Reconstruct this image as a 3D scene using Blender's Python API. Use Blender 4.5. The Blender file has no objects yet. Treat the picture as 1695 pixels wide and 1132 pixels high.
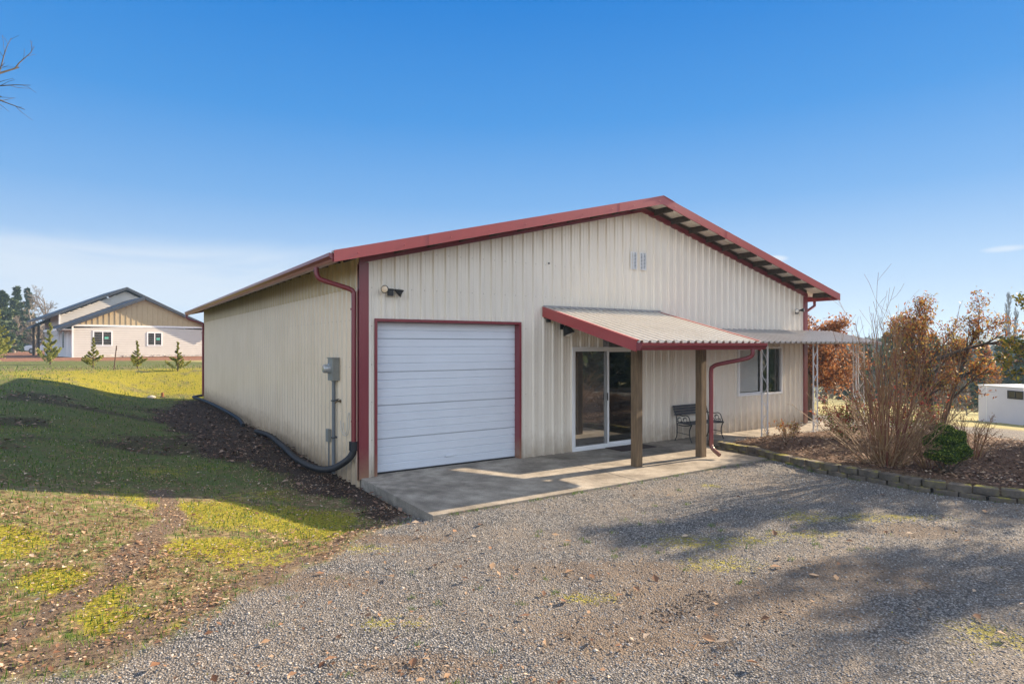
import bpy, math, random
import numpy as np
from mathutils import Vector, Matrix
R = math.radians
S = bpy.context.scene
COL = S.collection
# ------------------------------------------------------------------ camera
cam = bpy.data.cameras.new("camera"); camo = bpy.data.objects.new("camera", cam); COL.objects.link(camo)
camo.location = (-3.2995, -9.1827, 2.05)
camo.rotation_euler = (R(90), 0, R(-33.657))
cam.sensor_width = 36; cam.lens = 36 * 1013.84 / 1695; cam.shift_y = 5.5 / 1695
cam.clip_start = .05; cam.clip_end = 9000
S.camera = camo
CX, CY = -3.2995, -9.1827
FX, FY = .5545, .8322            # horizontal viewing direction
# ------------------------------------------------------------------ sun and sky
SUN = Vector((2.1, -.10, 1.0)).normalized()
EL = math.asin(SUN.z); AZ = math.atan2(SUN.x, SUN.y)
world = bpy.data.worlds.new("World"); S.world = world; world.use_nodes = True
wn = world.node_tree; wn.nodes.clear()
def N(nt, t, **k):
    n = nt.nodes.new(t)
    for a, b in k.items():
        if a == 'i':
            for s, v in b.items(): n.inputs[s].default_value = v
        else: setattr(n, a, b)
    return n
sky = N(wn, 'ShaderNodeTexSky', sky_type='NISHITA', sun_disc=False, sun_elevation=EL, sun_rotation=AZ, altitude=200, air_density=1.0, dust_density=.25, ozone_density=3.0)
tc = N(wn, 'ShaderNodeTexCoord')
sat = N(wn, 'ShaderNodeHueSaturation', i={'Saturation': 1.22, 'Value': 1.0})
wn.links.new(sky.outputs[0], sat.inputs['Color'])
# thin high cloud low over the neighbouring house and a few wisps
sep = N(wn, 'ShaderNodeSeparateXYZ'); wn.links.new(tc.outputs['Generated'], sep.inputs[0])
mp = N(wn, 'ShaderNodeMapping', i={'Scale': (2.2, 2.2, 11), 'Rotation': (R(3), 0, 0)}); wn.links.new(tc.outputs['Generated'], mp.inputs[0])
nz = N(wn, 'ShaderNodeTexNoise', i={'Scale': 1.6, 'Detail': 7, 'Roughness': .55, 'Distortion': .5}); wn.links.new(mp.outputs[0], nz.inputs['Vector'])
def wmath(op, a, b=None, c=None, clamp=False):
    m = N(wn, 'ShaderNodeMath', operation=op, use_clamp=clamp)
    for i, v in enumerate((a, b, c)):
        if v is None: continue
        if isinstance(v, (int, float)): m.inputs[i].default_value = v
        else: wn.links.new(v, m.inputs[i])
    return m.outputs[0]
def wrange(v, a, b):
    m = N(wn, 'ShaderNodeMapRange', interpolation_type='SMOOTHSTEP', i={'From Min': a, 'From Max': b}); wn.links.new(v, m.inputs['Value']); return m.outputs[0]
# cloud bank: direction near the +y side (left of picture), elevation 2..12 degrees
dl = N(wn, 'ShaderNodeVectorMath', operation='DOT_PRODUCT'); dl.inputs[1].default_value = (math.cos(R(98)), math.sin(R(98)), 0); wn.links.new(tc.outputs['Generated'], dl.inputs[0])
azm = wrange(dl.outputs['Value'], .80, .955)
zz = wmath('ADD', sep.outputs[2], wmath('MULTIPLY', wmath('SUBTRACT', nz.outputs[0], .5), .09))
band = wmath('MULTIPLY', wrange(zz, .01, .06), wmath('SUBTRACT', 1.0, wrange(zz, .125, .16)))
streak = wmath('ADD', wmath('MULTIPLY', wrange(nz.outputs[0], .30, .62), .65), .35)
cl1 = wmath('MULTIPLY', wmath('MULTIPLY', azm, band), streak)
# two small puffs low on the right
def puff(azd, eld, wa, we):
    d = Vector((math.cos(R(azd)) * math.cos(R(eld)), math.sin(R(azd)) * math.cos(R(eld)), math.sin(R(eld))))
    side = Vector((-math.sin(R(azd)), math.cos(R(azd)), 0)); up = side.cross(d) * -1
    sub = N(wn, 'ShaderNodeVectorMath', operation='SUBTRACT'); sub.inputs[1].default_value = d; wn.links.new(tc.outputs['Generated'], sub.inputs[0])
    a = N(wn, 'ShaderNodeVectorMath', operation='DOT_PRODUCT'); a.inputs[1].default_value = side / wa; wn.links.new(sub.outputs[0], a.inputs[0])
    b = N(wn, 'ShaderNodeVectorMath', operation='DOT_PRODUCT'); b.inputs[1].default_value = up / we; wn.links.new(sub.outputs[0], b.inputs[0])
    r2 = wmath('ADD', wmath('MULTIPLY', a.outputs['Value'], a.outputs['Value']), wmath('MULTIPLY', b.outputs['Value'], b.outputs['Value']))
    r2 = wmath('ADD', r2, wmath('MULTIPLY', wmath('SUBTRACT', nz.outputs[0], .5), 2.5))
    return wmath('SUBTRACT', 1.0, wrange(r2, 0.0, 1.0))
pf = wmath('ADD', puff(33.2, 7.4, .022, .006), puff(17.4, 7.0, .035, .006), clamp=True)
tintr = N(wn, 'ShaderNodeValToRGB'); wn.links.new(sep.outputs[2], tintr.inputs[0])
_e = tintr.color_ramp.elements; _e[0].position = 0; _e[0].color = (.66, .74, .86, 1); _e[1].position = .55; _e[1].color = (.16, .52, .92, 1)
tm = N(wn, 'ShaderNodeMixRGB', blend_type='MULTIPLY', i={0: 1.0}); wn.links.new(sat.outputs[0], tm.inputs[1]); wn.links.new(tintr.outputs[0], tm.inputs[2])
grad = N(wn, 'ShaderNodeValToRGB'); wn.links.new(sep.outputs[2], grad.inputs[0]); _g = grad.color_ramp.elements
for _p, _c in ((.12, (.44, .63, .90)), (.22, (.185, .44, .84)), (.34, (.05, .31, .78)), (.49, (.0, .215, .70)), (1.0, (.0, .15, .55))): _n = _g.new(_p); _n.color = (*_c, 1)
_g[0].position = 0; _g[0].color = (.72, .80, .93, 1); _g.remove(_g[len(_g) - 1])
gs = N(wn, 'ShaderNodeVectorMath', operation='SCALE', i={'Scale': 3.5}); wn.links.new(grad.outputs[0], gs.inputs[0])
tg = N(wn, 'ShaderNodeMixRGB', i={0: .97}); wn.links.new(tm.outputs[0], tg.inputs[1]); wn.links.new(gs.outputs[0], tg.inputs[2])
# unseen cloud added behind the viewer as fill light for the gable wall
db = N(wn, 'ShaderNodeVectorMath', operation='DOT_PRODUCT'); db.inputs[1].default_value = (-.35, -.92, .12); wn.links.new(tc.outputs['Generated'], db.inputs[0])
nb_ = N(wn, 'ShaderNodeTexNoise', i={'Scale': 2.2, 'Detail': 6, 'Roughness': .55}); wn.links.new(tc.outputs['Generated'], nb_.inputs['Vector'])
back_fill = wmath('MULTIPLY', wmath('MULTIPLY', wrange(db.outputs['Value'], .05, .5), wmath('MULTIPLY', wrange(sep.outputs[2], .0, .06), wmath('SUBTRACT', 1.0, wrange(sep.outputs[2], .35, .68)))), wmath('ADD', wmath('MULTIPLY', wrange(nb_.outputs[0], .36, .56), .75), .25))
clm = wmath('MAXIMUM', wmath('MULTIPLY', cl1, .80), wmath('MULTIPLY', pf, .95), clamp=True)
mixc = N(wn, 'ShaderNodeMixRGB'); wn.links.new(clm, mixc.inputs[0]); wn.links.new(tg.outputs[0], mixc.inputs[1]); mixc.inputs[2].default_value = (2.75, 3.0, 3.35, 1)
mixb = N(wn, 'ShaderNodeMixRGB'); wn.links.new(back_fill, mixb.inputs[0]); wn.links.new(mixc.outputs[0], mixb.inputs[1]); mixb.inputs[2].default_value = (7.7, 8.2, 9.0, 1)
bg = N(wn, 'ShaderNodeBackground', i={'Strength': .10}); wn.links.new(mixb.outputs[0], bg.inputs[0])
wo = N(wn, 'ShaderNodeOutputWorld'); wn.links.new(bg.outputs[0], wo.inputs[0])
sl = bpy.data.lights.new("sun", 'SUN'); sl.energy = 5.0; sl.angle = R(.55); sl.color = (1, .80, .57)
so = bpy.data.objects.new("sun", sl); COL.objects.link(so); so.rotation_euler = SUN.to_track_quat('Z', 'Y').to_euler()
S.view_settings.view_transform = 'Standard'; S.view_settings.look = 'None'; S.view_settings.exposure = 1.46; S.view_settings.gamma = 1
S.render.engine = 'CYCLES'
S.cycles.max_bounces = 6; S.cycles.transparent_max_bounces = 12; S.cycles.volume_bounces = 0; S.cycles.caustics_reflective = False; S.cycles.caustics_refractive = False
S.cycles.use_denoising = True

# ------------------------------------------------------------------ materials
def mat(name, col, rough=.6, metal=0, spec=.5, var=0, vscale=3, bump=0, bscale=40, col2=None, stretch=(1, 1, 1), island=False, coat=0):
    m = bpy.data.materials.new(name); m.use_nodes = True; nt = m.node_tree
    b = nt.nodes['Principled BSDF']; b.inputs['Roughness'].default_value = rough; b.inputs['Metallic'].default_value = metal
    b.inputs['Specular IOR Level'].default_value = spec; b.inputs['Base Color'].default_value = (*col, 1)
    if coat: b.inputs['Coat Weight'].default_value = coat
    t = N(nt, 'ShaderNodeTexCoord'); mpn = N(nt, 'ShaderNodeMapping', i={'Scale': stretch}); nt.links.new(t.outputs['Object'], mpn.inputs[0])
    if var or col2:
        n = N(nt, 'ShaderNodeTexNoise', i={'Scale': vscale, 'Detail': 6, 'Roughness': .65}); nt.links.new(mpn.outputs[0], n.inputs['Vector'])
        rp = N(nt, 'ShaderNodeValToRGB'); c2 = col2 or tuple(c * (1 - var) for c in col)
        rp.color_ramp.elements[0].position = .34; rp.color_ramp.elements[1].position = .66
        rp.color_ramp.elements[0].color = (*c2, 1); rp.color_ramp.elements[1].color = (*col, 1)
        nt.links.new(n.outputs[0], rp.inputs[0]); src = rp.outputs[0]
        if island:
            g = N(nt, 'ShaderNodeNewGeometry'); nt.links.new(g.outputs['Random Per Island'], rp.inputs[0])
            rp.color_ramp.elements[0].position = 0; rp.color_ramp.elements[1].position = 1
        nt.links.new(src, b.inputs['Base Color'])
    if bump:
        n2 = N(nt, 'ShaderNodeTexNoise', i={'Scale': bscale, 'Detail': 5}); nt.links.new(mpn.outputs[0], n2.inputs['Vector'])
        bp = N(nt, 'ShaderNodeBump', i={'Strength': bump, 'Distance': .01}); nt.links.new(n2.outputs[0], bp.inputs['Height']); nt.links.new(bp.outputs[0], b.inputs['Normal'])
    return m
def leafmat(name, stops, trans=.35, rough=.55):
    """leaves: colour picked per leaf, some light let through"""
    m = bpy.data.materials.new(name); m.use_nodes = True; nt = m.node_tree; nt.nodes.clear()
    g = N(nt, 'ShaderNodeNewGeometry'); rp = N(nt, 'ShaderNodeValToRGB')
    el = rp.color_ramp.elements
    while len(el) < len(stops): el.new(.5)
    for i, (p, c) in enumerate(stops): el[i].position = p; el[i].color = (*c, 1)
    nt.links.new(g.outputs['Random Per Island'], rp.inputs[0])
    b = N(nt, 'ShaderNodeBsdfPrincipled', i={'Roughness': rough}); b.inputs['Specular IOR Level'].default_value = .35
    tr = N(nt, 'ShaderNodeBsdfTranslucent'); mx = N(nt, 'ShaderNodeMixShader', i={0: trans}); o = N(nt, 'ShaderNodeOutputMaterial')
    nt.links.new(rp.outputs[0], b.inputs['Base Color']); nt.links.new(rp.outputs[0], tr.inputs[0])
    nt.links.new(b.outputs[0], mx.inputs[1]); nt.links.new(tr.outputs[0], mx.inputs[2]); nt.links.new(mx.outputs[0], o.inputs[0])
    return m
def wallmat(name, col, streakcol, amount=.5):
    """painted steel: vertical rain streaks, faint dust, soft sheen"""
    m = bpy.data.materials.new(name); m.use_nodes = True; nt = m.node_tree; b = nt.nodes['Principled BSDF']
    t = N(nt, 'ShaderNodeTexCoord'); mpn = N(nt, 'ShaderNodeMapping', i={'Scale': (9, 9, .55)}); nt.links.new(t.outputs['Object'], mpn.inputs[0])
    n = N(nt, 'ShaderNodeTexNoise', i={'Scale': 1.5, 'Detail': 8, 'Roughness': .7}); nt.links.new(mpn.outputs[0], n.inputs['Vector'])
    n2 = N(nt, 'ShaderNodeTexNoise', i={'Scale': .9, 'Detail': 4}); nt.links.new(t.outputs['Object'], n2.inputs['Vector'])
    a = N(nt, 'ShaderNodeMath', operation='MULTIPLY'); nt.links.new(n.outputs[0], a.inputs[0]); nt.links.new(n2.outputs[0], a.inputs[1])
    mr = N(nt, 'ShaderNodeMapRange', i={'From Min': .18, 'From Max': .36, 'To Max': amount}); nt.links.new(a.outputs[0], mr.inputs['Value'])
    mx = N(nt, 'ShaderNodeMixRGB'); mx.inputs[1].default_value = (*col, 1); mx.inputs[2].default_value = (*streakcol, 1); nt.links.new(mr.outputs[0], mx.inputs[0])
    sz = N(nt, 'ShaderNodeSeparateXYZ'); nt.links.new(t.outputs['Object'], sz.inputs[0])
    n4 = N(nt, 'ShaderNodeTexNoise', i={'Scale': 4.5, 'Detail': 6, 'Roughness': .7}); nt.links.new(t.outputs['Object'], n4.inputs['Vector'])
    zz4 = N(nt, 'ShaderNodeMath', operation='MULTIPLY_ADD'); nt.links.new(n4.outputs[0], zz4.inputs[0]); zz4.inputs[1].default_value = -.7; nt.links.new(sz.outputs[2], zz4.inputs[2])
    m4 = N(nt, 'ShaderNodeMapRange', i={'From Min': -.35, 'From Max': .12, 'To Min': .6, 'To Max': 0}); nt.links.new(zz4.outputs[0], m4.inputs['Value'])
    mx4 = N(nt, 'ShaderNodeMixRGB'); mx4.inputs[2].default_value = (.30, .21, .12, 1); nt.links.new(m4.outputs[0], mx4.inputs[0]); nt.links.new(mx.outputs[0], mx4.inputs[1])
    nt.links.new(mx4.outputs[0], b.inputs['Base Color'])
    b.inputs['Roughness'].default_value = .30; b.inputs['Specular IOR Level'].default_value = .6
    return m
def glassmat(name, see=.35, ior=2.2):
    m = bpy.data.materials.new(name); m.use_nodes = True; nt = m.node_tree; nt.nodes.clear()
    gl = N(nt, 'ShaderNodeBsdfGlossy', i={'Roughness': .015, 'Color': (.9, .92, .92, 1)}); tp = N(nt, 'ShaderNodeBsdfTransparent', i={'Color': (see, see, see, 1)})
    fr = N(nt, 'ShaderNodeFresnel', i={'IOR': ior}); mx = N(nt, 'ShaderNodeMixShader'); o = N(nt, 'ShaderNodeOutputMaterial')
    nt.links.new(fr.outputs[0], mx.inputs[0]); nt.links.new(tp.outputs[0], mx.inputs[1]); nt.links.new(gl.outputs[0], mx.inputs[2]); nt.links.new(mx.outputs[0], o.inputs[0])
    return m
M = {}
M['tan'] = wallmat('tan steel siding', (.79, .735, .64), (.62, .55, .44), .25)
M['tan_side'] = wallmat('tan steel siding tinted by lawn bounce', (.80, .685, .53), (.60, .49, .34), .3)  # warmer copy of the wall colour, lawn bounce light put into it
M['red'] = wallmat('red painted trim', (.19, .024, .036), (.27, .06, .06), .4)
M['redroof'] = wallmat('red rake trim', (.36, .052, .05), (.27, .045, .045), .4)
M['sheet'] = wallmat('weathered pale roof sheet', (.60, .565, .50), (.40, .33, .26), .35)
M['galv'] = wallmat('galvanised awning sheet', (.36, .345, .34), (.24, .22, .20), .5)
M['wood'] = mat('weathered post timber', (.23, .155, .085), .85, col2=(.10, .068, .04), vscale=5, stretch=(9, 9, .7), bump=.6, bscale=14)
M['darkwood'] = mat('dark stained timber', (.085, .065, .05), .9, col2=(.04, .03, .025), vscale=4, stretch=(3, 3, 3), bump=.4)
M['conc'] = None
M['doorwhite'] = mat('white door steel', (.66, .71, .78), .45, var=.05, vscale=2, bump=.15, bscale=120)
M['vinyl'] = mat('white vinyl frame', (.80, .81, .82), .35, var=.04)
M['black'] = mat('black plastic', (.018, .018, .02), .4, var=.3)
M['blackpipe'] = mat('black corrugated pipe', (.02, .022, .028), .5, var=.3, vscale=8)
M['iron'] = mat('black cast iron', (.015, .016, .02), .42, var=.3)
M['slat'] = mat('grey painted slat', (.07, .075, .09), .55, col2=(.045, .05, .06), vscale=10, stretch=(1, 12, 12))
M['grey'] = mat('grey metal box', (.30, .31, .29), .5, var=.2, vscale=6, metal=.2)
M['pvc'] = mat('grey conduit', (.17, .19, .21), .5, var=.15, vscale=6)
M['lens'] = mat('lamp lens', (.72, .70, .64), .15, spec=.8, bump=.3, bscale=60)
M['lensw'] = mat('warm lamp lens', (.75, .60, .42), .2, spec=.8, bump=.3, bscale=60)
M['glass'] = glassmat('window glass', see=.85)
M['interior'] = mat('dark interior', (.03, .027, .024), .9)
M['shade'] = mat('cream roller shade', (.90, .87, .80), .8, var=.1)
M['matrug'] = mat('brown door mat', (.06, .035, .035), .95, var=.4, vscale=30, bump=.6, bscale=160)
M['brass'] = mat('brass tap', (.20, .14, .07), .4, metal=.8)
M['cable'] = mat('pale cable', (.55, .52, .46), .5)
M['whitemetal'] = mat('white painted iron', (.74, .74, .74), .4, var=.08)
M['stone'] = mat('mossy edging block', (.15, .125, .10), .92, col2=(.07, .06, .05), vscale=7, bump=.9, bscale=45)
M['bark'] = mat('brown bark', (.13, .10, .075), .9, col2=(.05, .04, .03), vscale=12, bump=.6, bscale=60)
M['greybark'] = mat('grey bark', (.26, .23, .20), .9, col2=(.13, .115, .10), vscale=8)
M['farbark'] = mat('pale far bark', (.24, .20, .15), .9, col2=(.13, .11, .09), vscale=3)
M['redtwig'] = mat('red brown twig', (.17, .045, .035), .6, col2=(.30, .20, .08), island=True)
M['palestem'] = mat('pale tan stem', (.40, .27, .15), .7, col2=(.19, .10, .05), island=True)
M['siding'] = mat('cream lap siding', (.60, .565, .51), .6, var=.06, vscale=2)
M['sidingside'] = mat('white side siding', (.66, .66, .66), .6, var=.05)
M['batten'] = mat('pale ochre board siding', (.46, .37, .22), .6, var=.08)
M['navy'] = mat('dark blue roof', (.035, .045, .065), .55, var=.25, vscale=2)
M['darkglass'] = mat('dark window glass', (.012, .012, .014), .06, spec=.6)
M['carwhite'] = mat('pale blue car paint', (.55, .62, .70), .25, coat=.6)
M['tyre'] = mat('tyre', (.02, .02, .02), .8)
M['trailer'] = mat('white trailer skin', (.66, .66, .72), .4, var=.06, vscale=1.2)
M['rust'] = mat('rusty stake', (.12, .07, .05), .8, var=.3)
M['rock'] = mat('pale rock', (.55, .50, .44), .9, var=.3, bump=.5)
# concrete: broom finish, stains, pale patches
def concrete():
    m = bpy.data.materials.new('driveway concrete'); m.use_nodes = True; nt = m.node_tree; b = nt.nodes['Principled BSDF']
    t = N(nt, 'ShaderNodeTexCoord')
    n1 = N(nt, 'ShaderNodeTexNoise', i={'Scale': 1.3, 'Detail': 7, 'Roughness': .65}); n2 = N(nt, 'ShaderNodeTexNoise', i={'Scale': 90, 'Detail': 3}); n3 = N(nt, 'ShaderNodeTexNoise', i={'Scale': 5, 'Detail': 6, 'Roughness': .7})
    for n in (n1, n2, n3): nt.links.new(t.outputs['Object'], n.inputs['Vector'])
    r1 = N(nt, 'ShaderNodeValToRGB'); e = r1.color_ramp.elements; e[0].position = .33; e[0].color = (.17, .145, .115, 1); e[1].position = .62; e[1].color = (.42, .375, .31, 1); nt.links.new(n1.outputs[0], r1.inputs[0])
    r2 = N(nt, 'ShaderNodeMapRange', i={'From Min': .3, 'From Max': .7, 'To Min': .62, 'To Max': 1.2}); nt.links.new(n2.outputs[0], r2.inputs['Value'])
    r3 = N(nt, 'ShaderNodeMapRange', i={'From Min': .35, 'From Max': .6, 'To Min': .72, 'To Max': 1.08}); nt.links.new(n3.outputs[0], r3.inputs['Value'])
    a = N(nt, 'ShaderNodeMath', operation='MULTIPLY'); nt.links.new(r2.outputs[0], a.inputs[0]); nt.links.new(r3.outputs[0], a.inputs[1])
    v = N(nt, 'ShaderNodeVectorMath', operation='SCALE'); nt.links.new(r1.outputs[0], v.inputs[0]); nt.links.new(a.outputs[0], v.inputs['Scale'])
    nt.links.new(v.outputs[0], b.inputs['Base Color']); b.inputs['Roughness'].default_value = .85
    bp = N(nt, 'ShaderNodeBump', i={'Strength': .5, 'Distance': .004}); nt.links.new(n2.outputs[0], bp.inputs['Height']); nt.links.new(bp.outputs[0], b.inputs['Normal'])
    return m
M['conc'] = concrete()

# ------------------------------------------------------------------ object helpers
def meshobj(name, verts, faces, mats, parent=None, fmat=None, smooth=False):
    me = bpy.data.meshes.new(name)
    if isinstance(verts, np.ndarray) and isinstance(faces, np.ndarray):
        n, k = faces.shape
        me.vertices.add(len(verts)); me.vertices.foreach_set('co', verts.astype(np.float32).ravel())
        me.loops.add(n * k); me.loops.foreach_set('vertex_index', faces.astype(np.int32).ravel())
        me.polygons.add(n); me.polygons.foreach_set('loop_start', np.arange(0, n * k, k, dtype=np.int32))
        me.update(calc_edges=True)
    else:
        me.from_pydata([tuple(v) for v in verts], [], [tuple(int(i) for i in f) for f in faces])
    if not isinstance(mats, (list, tuple)): mats = [mats]
    for mm in mats: me.materials.append(mm)
    if fmat is not None: me.polygons.foreach_set('material_index', np.asarray(fmat, dtype=np.int32))
    if smooth: me.polygons.foreach_set('use_smooth', np.ones(len(me.polygons), dtype=bool))
    me.validate()
    o = bpy.data.objects.new(name, me); COL.objects.link(o)
    if parent: o.parent = parent
    return o
def tag(o, label=None, cat=None, group=None, kind=None):
    if label: o['label'] = label
    if cat: o['category'] = cat
    if group: o['group'] = group
    if kind: o['kind'] = kind
    return o
def thing(name, label, cat, loc=(0, 0, 0), rz=0, group=None):
    o = bpy.data.objects.new(name, None); COL.objects.link(o); o.location = loc; o.rotation_euler = (0, 0, rz); o.empty_display_size = .2
    return tag(o, label, cat, group)
def copy_tree(o, parent=None):
    c = o.copy(); COL.objects.link(c)
    if parent: c.parent = parent
    for ch in list(o.children): copy_tree(ch, c)
    return c
class MB:
    def __init__(s): s.v = []; s.f = []; s.m = []; s.mi = 0
    def add(s, vs, fs):
        b = len(s.v); s.v += [tuple(v) for v in vs]
        for f in fs: s.f.append(tuple(i + b for i in f)); s.m.append(s.mi)
        return s
    def box(s, x0, x1, y0, y1, z0, z1):
        return s.add([(x0, y0, z0), (x1, y0, z0), (x1, y1, z0), (x0, y1, z0), (x0, y0, z1), (x1, y0, z1), (x1, y1, z1), (x0, y1, z1)],
                     [(0, 3, 2, 1), (4, 5, 6, 7), (0, 1, 5, 4), (1, 2, 6, 5), (2, 3, 7, 6), (3, 0, 4, 7)])
    def beam(s, a, b, w, h, up=(0, 0, 1)):
        a = Vector(a); b = Vector(b); d = (b - a).normalized(); sd = d.cross(Vector(up)).normalized(); u = sd.cross(d)
        vs = []
        for p in (a, b):
            for x, y in ((-1, -1), (1, -1), (1, 1), (-1, 1)): vs.append(p + sd * x * w / 2 + u * y * h / 2)
        return s.add(vs, [(3, 2, 1, 0), (4, 5, 6, 7), (0, 1, 5, 4), (1, 2, 6, 5), (2, 3, 7, 6), (3, 0, 4, 7)])
    def tube(s, pts, r, n=8, cap=True, sq=None):
        pts = [Vector(p) for p in pts]; rs = r if isinstance(r, (list, tuple)) else [r] * len(pts)
        rings = []; prev = None
        for i, p in enumerate(pts):
            d = ((pts[i + 1] - p).normalized() if i < len(pts) - 1 else Vector((0, 0, 0))) + ((p - pts[i - 1]).normalized() if i else Vector((0, 0, 0)))
            d.normalize()
            if prev is None:
                a = Vector((0, 0, 1)) if abs(d.z) < .9 else Vector((0, 1, 0)); u = d.cross(a).normalized()
            else: u = (prev - d * prev.dot(d)).normalized()
            prev = u; w = d.cross(u)
            ring = []
            for k in range(n):
                t = 2 * math.pi * (k + (.5 if n == 4 else 0)) / n
                ring.append(p + (u * math.cos(t) + w * math.sin(t)) * rs[i])
            rings.append(ring)
        vs = [v for g in rings for v in g]; fs = []
        for i in range(len(rings) - 1):
            for k in range(n):
                a = i * n + k; b = i * n + (k + 1) % n; fs.append((a, b, b + n, a + n))
        if cap: fs.append(tuple(range(n - 1, -1, -1))); fs.append(tuple((len(rings) - 1) * n + k for k in range(n)))
        return s.add(vs, fs)
    def lathe(s, prof, o, ax, n=20):
        """prof: list of (distance along axis, radius)"""
        o = Vector(o); ax = Vector(ax).normalized(); a = Vector((0, 0, 1)) if abs(ax.z) < .9 else Vector((1, 0, 0)); u = ax.cross(a).normalized(); w = ax.cross(u)
        vs = []; fs = []
        for (t, r) in prof:
            for k in range(n):
                c = 2 * math.pi * k / n; vs.append(o + ax * t + (u * math.cos(c) + w * math.sin(c)) * r)
        for i in range(len(prof) - 1):
            for k in range(n):
                A = i * n + k; B = i * n + (k + 1) % n; fs.append((A, A + n, B + n, B))
        fs.append(tuple(range(n))); fs.append(tuple((len(prof) - 1) * n + k for k in range(n - 1, -1, -1)))
        return s.add(vs, fs)
    def prism(s, poly, n_axis, t0, t1):
        """poly in the plane normal to axis ('x','y','z'); extruded t0..t1"""
        def P(a, b, t): return {'y': (a, t, b), 'x': (t, a, b), 'z': (a, b, t)}[n_axis]
        n = len(poly); vs = [P(a, b, t0) for a, b in poly] + [P(a, b, t1) for a, b in poly]
        fs = [tuple(range(n)), tuple(range(2 * n - 1, n - 1, -1))] + [(i, i + n, (i + 1) % n + n, (i + 1) % n) for i in range(n)]
        return s.add(vs, fs)
    def build(s, name, mats, parent=None, bevel=0, smooth=False, fix=True):
        o = meshobj(name, s.v, s.f, mats, parent, fmat=s.m, smooth=smooth)
        if fix:
            import bmesh
            bm = bmesh.new(); bm.from_mesh(o.data); bmesh.ops.recalc_face_normals(bm, faces=bm.faces); bm.to_mesh(o.data); bm.free()
        if bevel:
            b = o.modifiers.new('bevel', 'BEVEL'); b.width = bevel; b.segments = 2; b.limit_method = 'ANGLE'
        if smooth:
            o.data.set_sharp_from_angle(angle=R(40))
        return o
def smoothpath(pts, k=6):
    """Catmull-Rom through the points"""
    P = [Vector(p) for p in pts]; P = [P[0] * 2 - P[1]] + P + [P[-1] * 2 - P[-2]]; out = []
    for i in range(1, len(P) - 2):
        for j in range(k):
            t = j / k; a, b, c, d = P[i - 1:i + 3]
            out.append(.5 * ((2 * b) + (c - a) * t + (2 * a - 5 * b + 4 * c - d) * t * t + (3 * b - a - 3 * c + d) * t ** 3))
    out.append(P[-2]); return out

# ------------------------------------------------------------------ terrain
def sst(a, b, x):
    t = np.clip((np.asarray(x, float) - a) / (b - a), 0, 1); return t * t * (3 - 2 * t)
_rs = np.random.RandomState(7); _T = _rs.rand(256, 256)
def vnoise(x, y, sc, o=0):
    x = np.asarray(x, float) * sc + 37.3 + o * 17.1; y = np.asarray(y, float) * sc + 11.7 + o * 5.3
    xi = np.floor(x).astype(int); yi = np.floor(y).astype(int); fx = x - xi; fy = y - yi; fx = fx * fx * (3 - 2 * fx); fy = fy * fy * (3 - 2 * fy)
    g = lambda a, b: _T[a % 256, b % 256]
    return (g(xi, yi) * (1 - fx) + g(xi + 1, yi) * fx) * (1 - fy) + (g(xi, yi + 1) * (1 - fx) + g(xi + 1, yi + 1) * fx) * fy
def fbm(x, y, sc, o=0, n=4):
    return sum(vnoise(x, y, sc * 2 ** i, o + i) * .5 ** i for i in range(n)) / (2 - .5 ** (n - 1)) 
WY = [-12, -9, -7, -6.15, -5.8, -5.1, -4.3, -3.6, -2.6, -1.9, -1.0]
WX = [11, 8.9, 7.45, 6.98, 6.80, 6.64, 6.66, 6.66, 6.80, 7.10, 7.08]
def wallx(y): return np.interp(y, WY, WX)
def bedmask(x, y):
    x = np.asarray(x, float); y = np.asarray(y, float)
    return sst(.0, .22, x - wallx(y) - .06) * (1 - sst(-1.35, -1.1, y)) * (1 - sst(12.6, 13.8, x + .35 * (y + 3)))
def gz(x, y):
    x = np.asarray(x, float); y = np.asarray(y, float)
    A = np.interp(y, [-7, -4.5, -3, -.5, 5, 18, 60], [0, .08, .26, .66, .85, .97, .97])
    b = A * sst(1.2, 6.0, -x - .25 * np.sin(y * .5))
    r = .97 * sst(18.2, 24, y) * (1 - sst(10, 40, x))
    z = 1 - (1 - b) * (1 - r)
    z = z - .06
    z = z - .08 * sst(-1.6, -.2, x) * (1 - sst(.0, .15, x)) * sst(-2.7, -1.9, y) * (1 - sst(18, 20, y))
    z = z + .1 * sst(30, 50, y) * (1 - sst(20, 60, x))
    z = z + bedmask(x, y) * (.15 + .06 * np.sin(x * 1.3) * np.sin(y * 1.1 + 1))
    z = z + .052 * sst(-.3, .3, x) * (1 - sst(6.6, 7.0, x)) * sst(-3.6, -2.7, y) * (1 - sst(-1, 0, y))
    # leaves drifted against the side wall
    z = z + (.13 * np.exp(-((x + .55) / .45) ** 2) * np.exp(-((y - 5.2) / 2.6) ** 2) + .05 * np.exp(-((x + .6) / .8) ** 2) * sst(2, 5, y) * (1 - sst(16, 18, y)))
    fall = -.24 * sst(12, 16, x) - .075 * np.maximum(x - 16, 0) * (1 - sst(60, 160, x)) - 6.5 * sst(60, 160, x)
    z = z + fall * (1 - sst(8, 40, y - 1.0 * np.maximum(x, 0) + 6))
    near = 1 - sst(40, 90, np.hypot(x - CX, y - CY))
    z = z + (fbm(x, y, 1.1, 3) - .5) * .05 * near * sst(.3, 1.5, np.maximum(-x, np.maximum(-2.6 - y, x - 7))) + (fbm(x, y, 5, 9) - .5) * .018 * near
    # never above the slabs
    inslab = ((x > -.05) & (x < 6.9) & (y > -2.56) & (y < .2)) | ((x > 6.6) & (x < 13.7) & (y > -1.2) & (y < .2)) | ((x > -.02) & (x < 12.2) & (y > -.1) & (y < 17.6))
    z = np.where(inslab, np.minimum(z, -.16), z)
    return z
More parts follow.
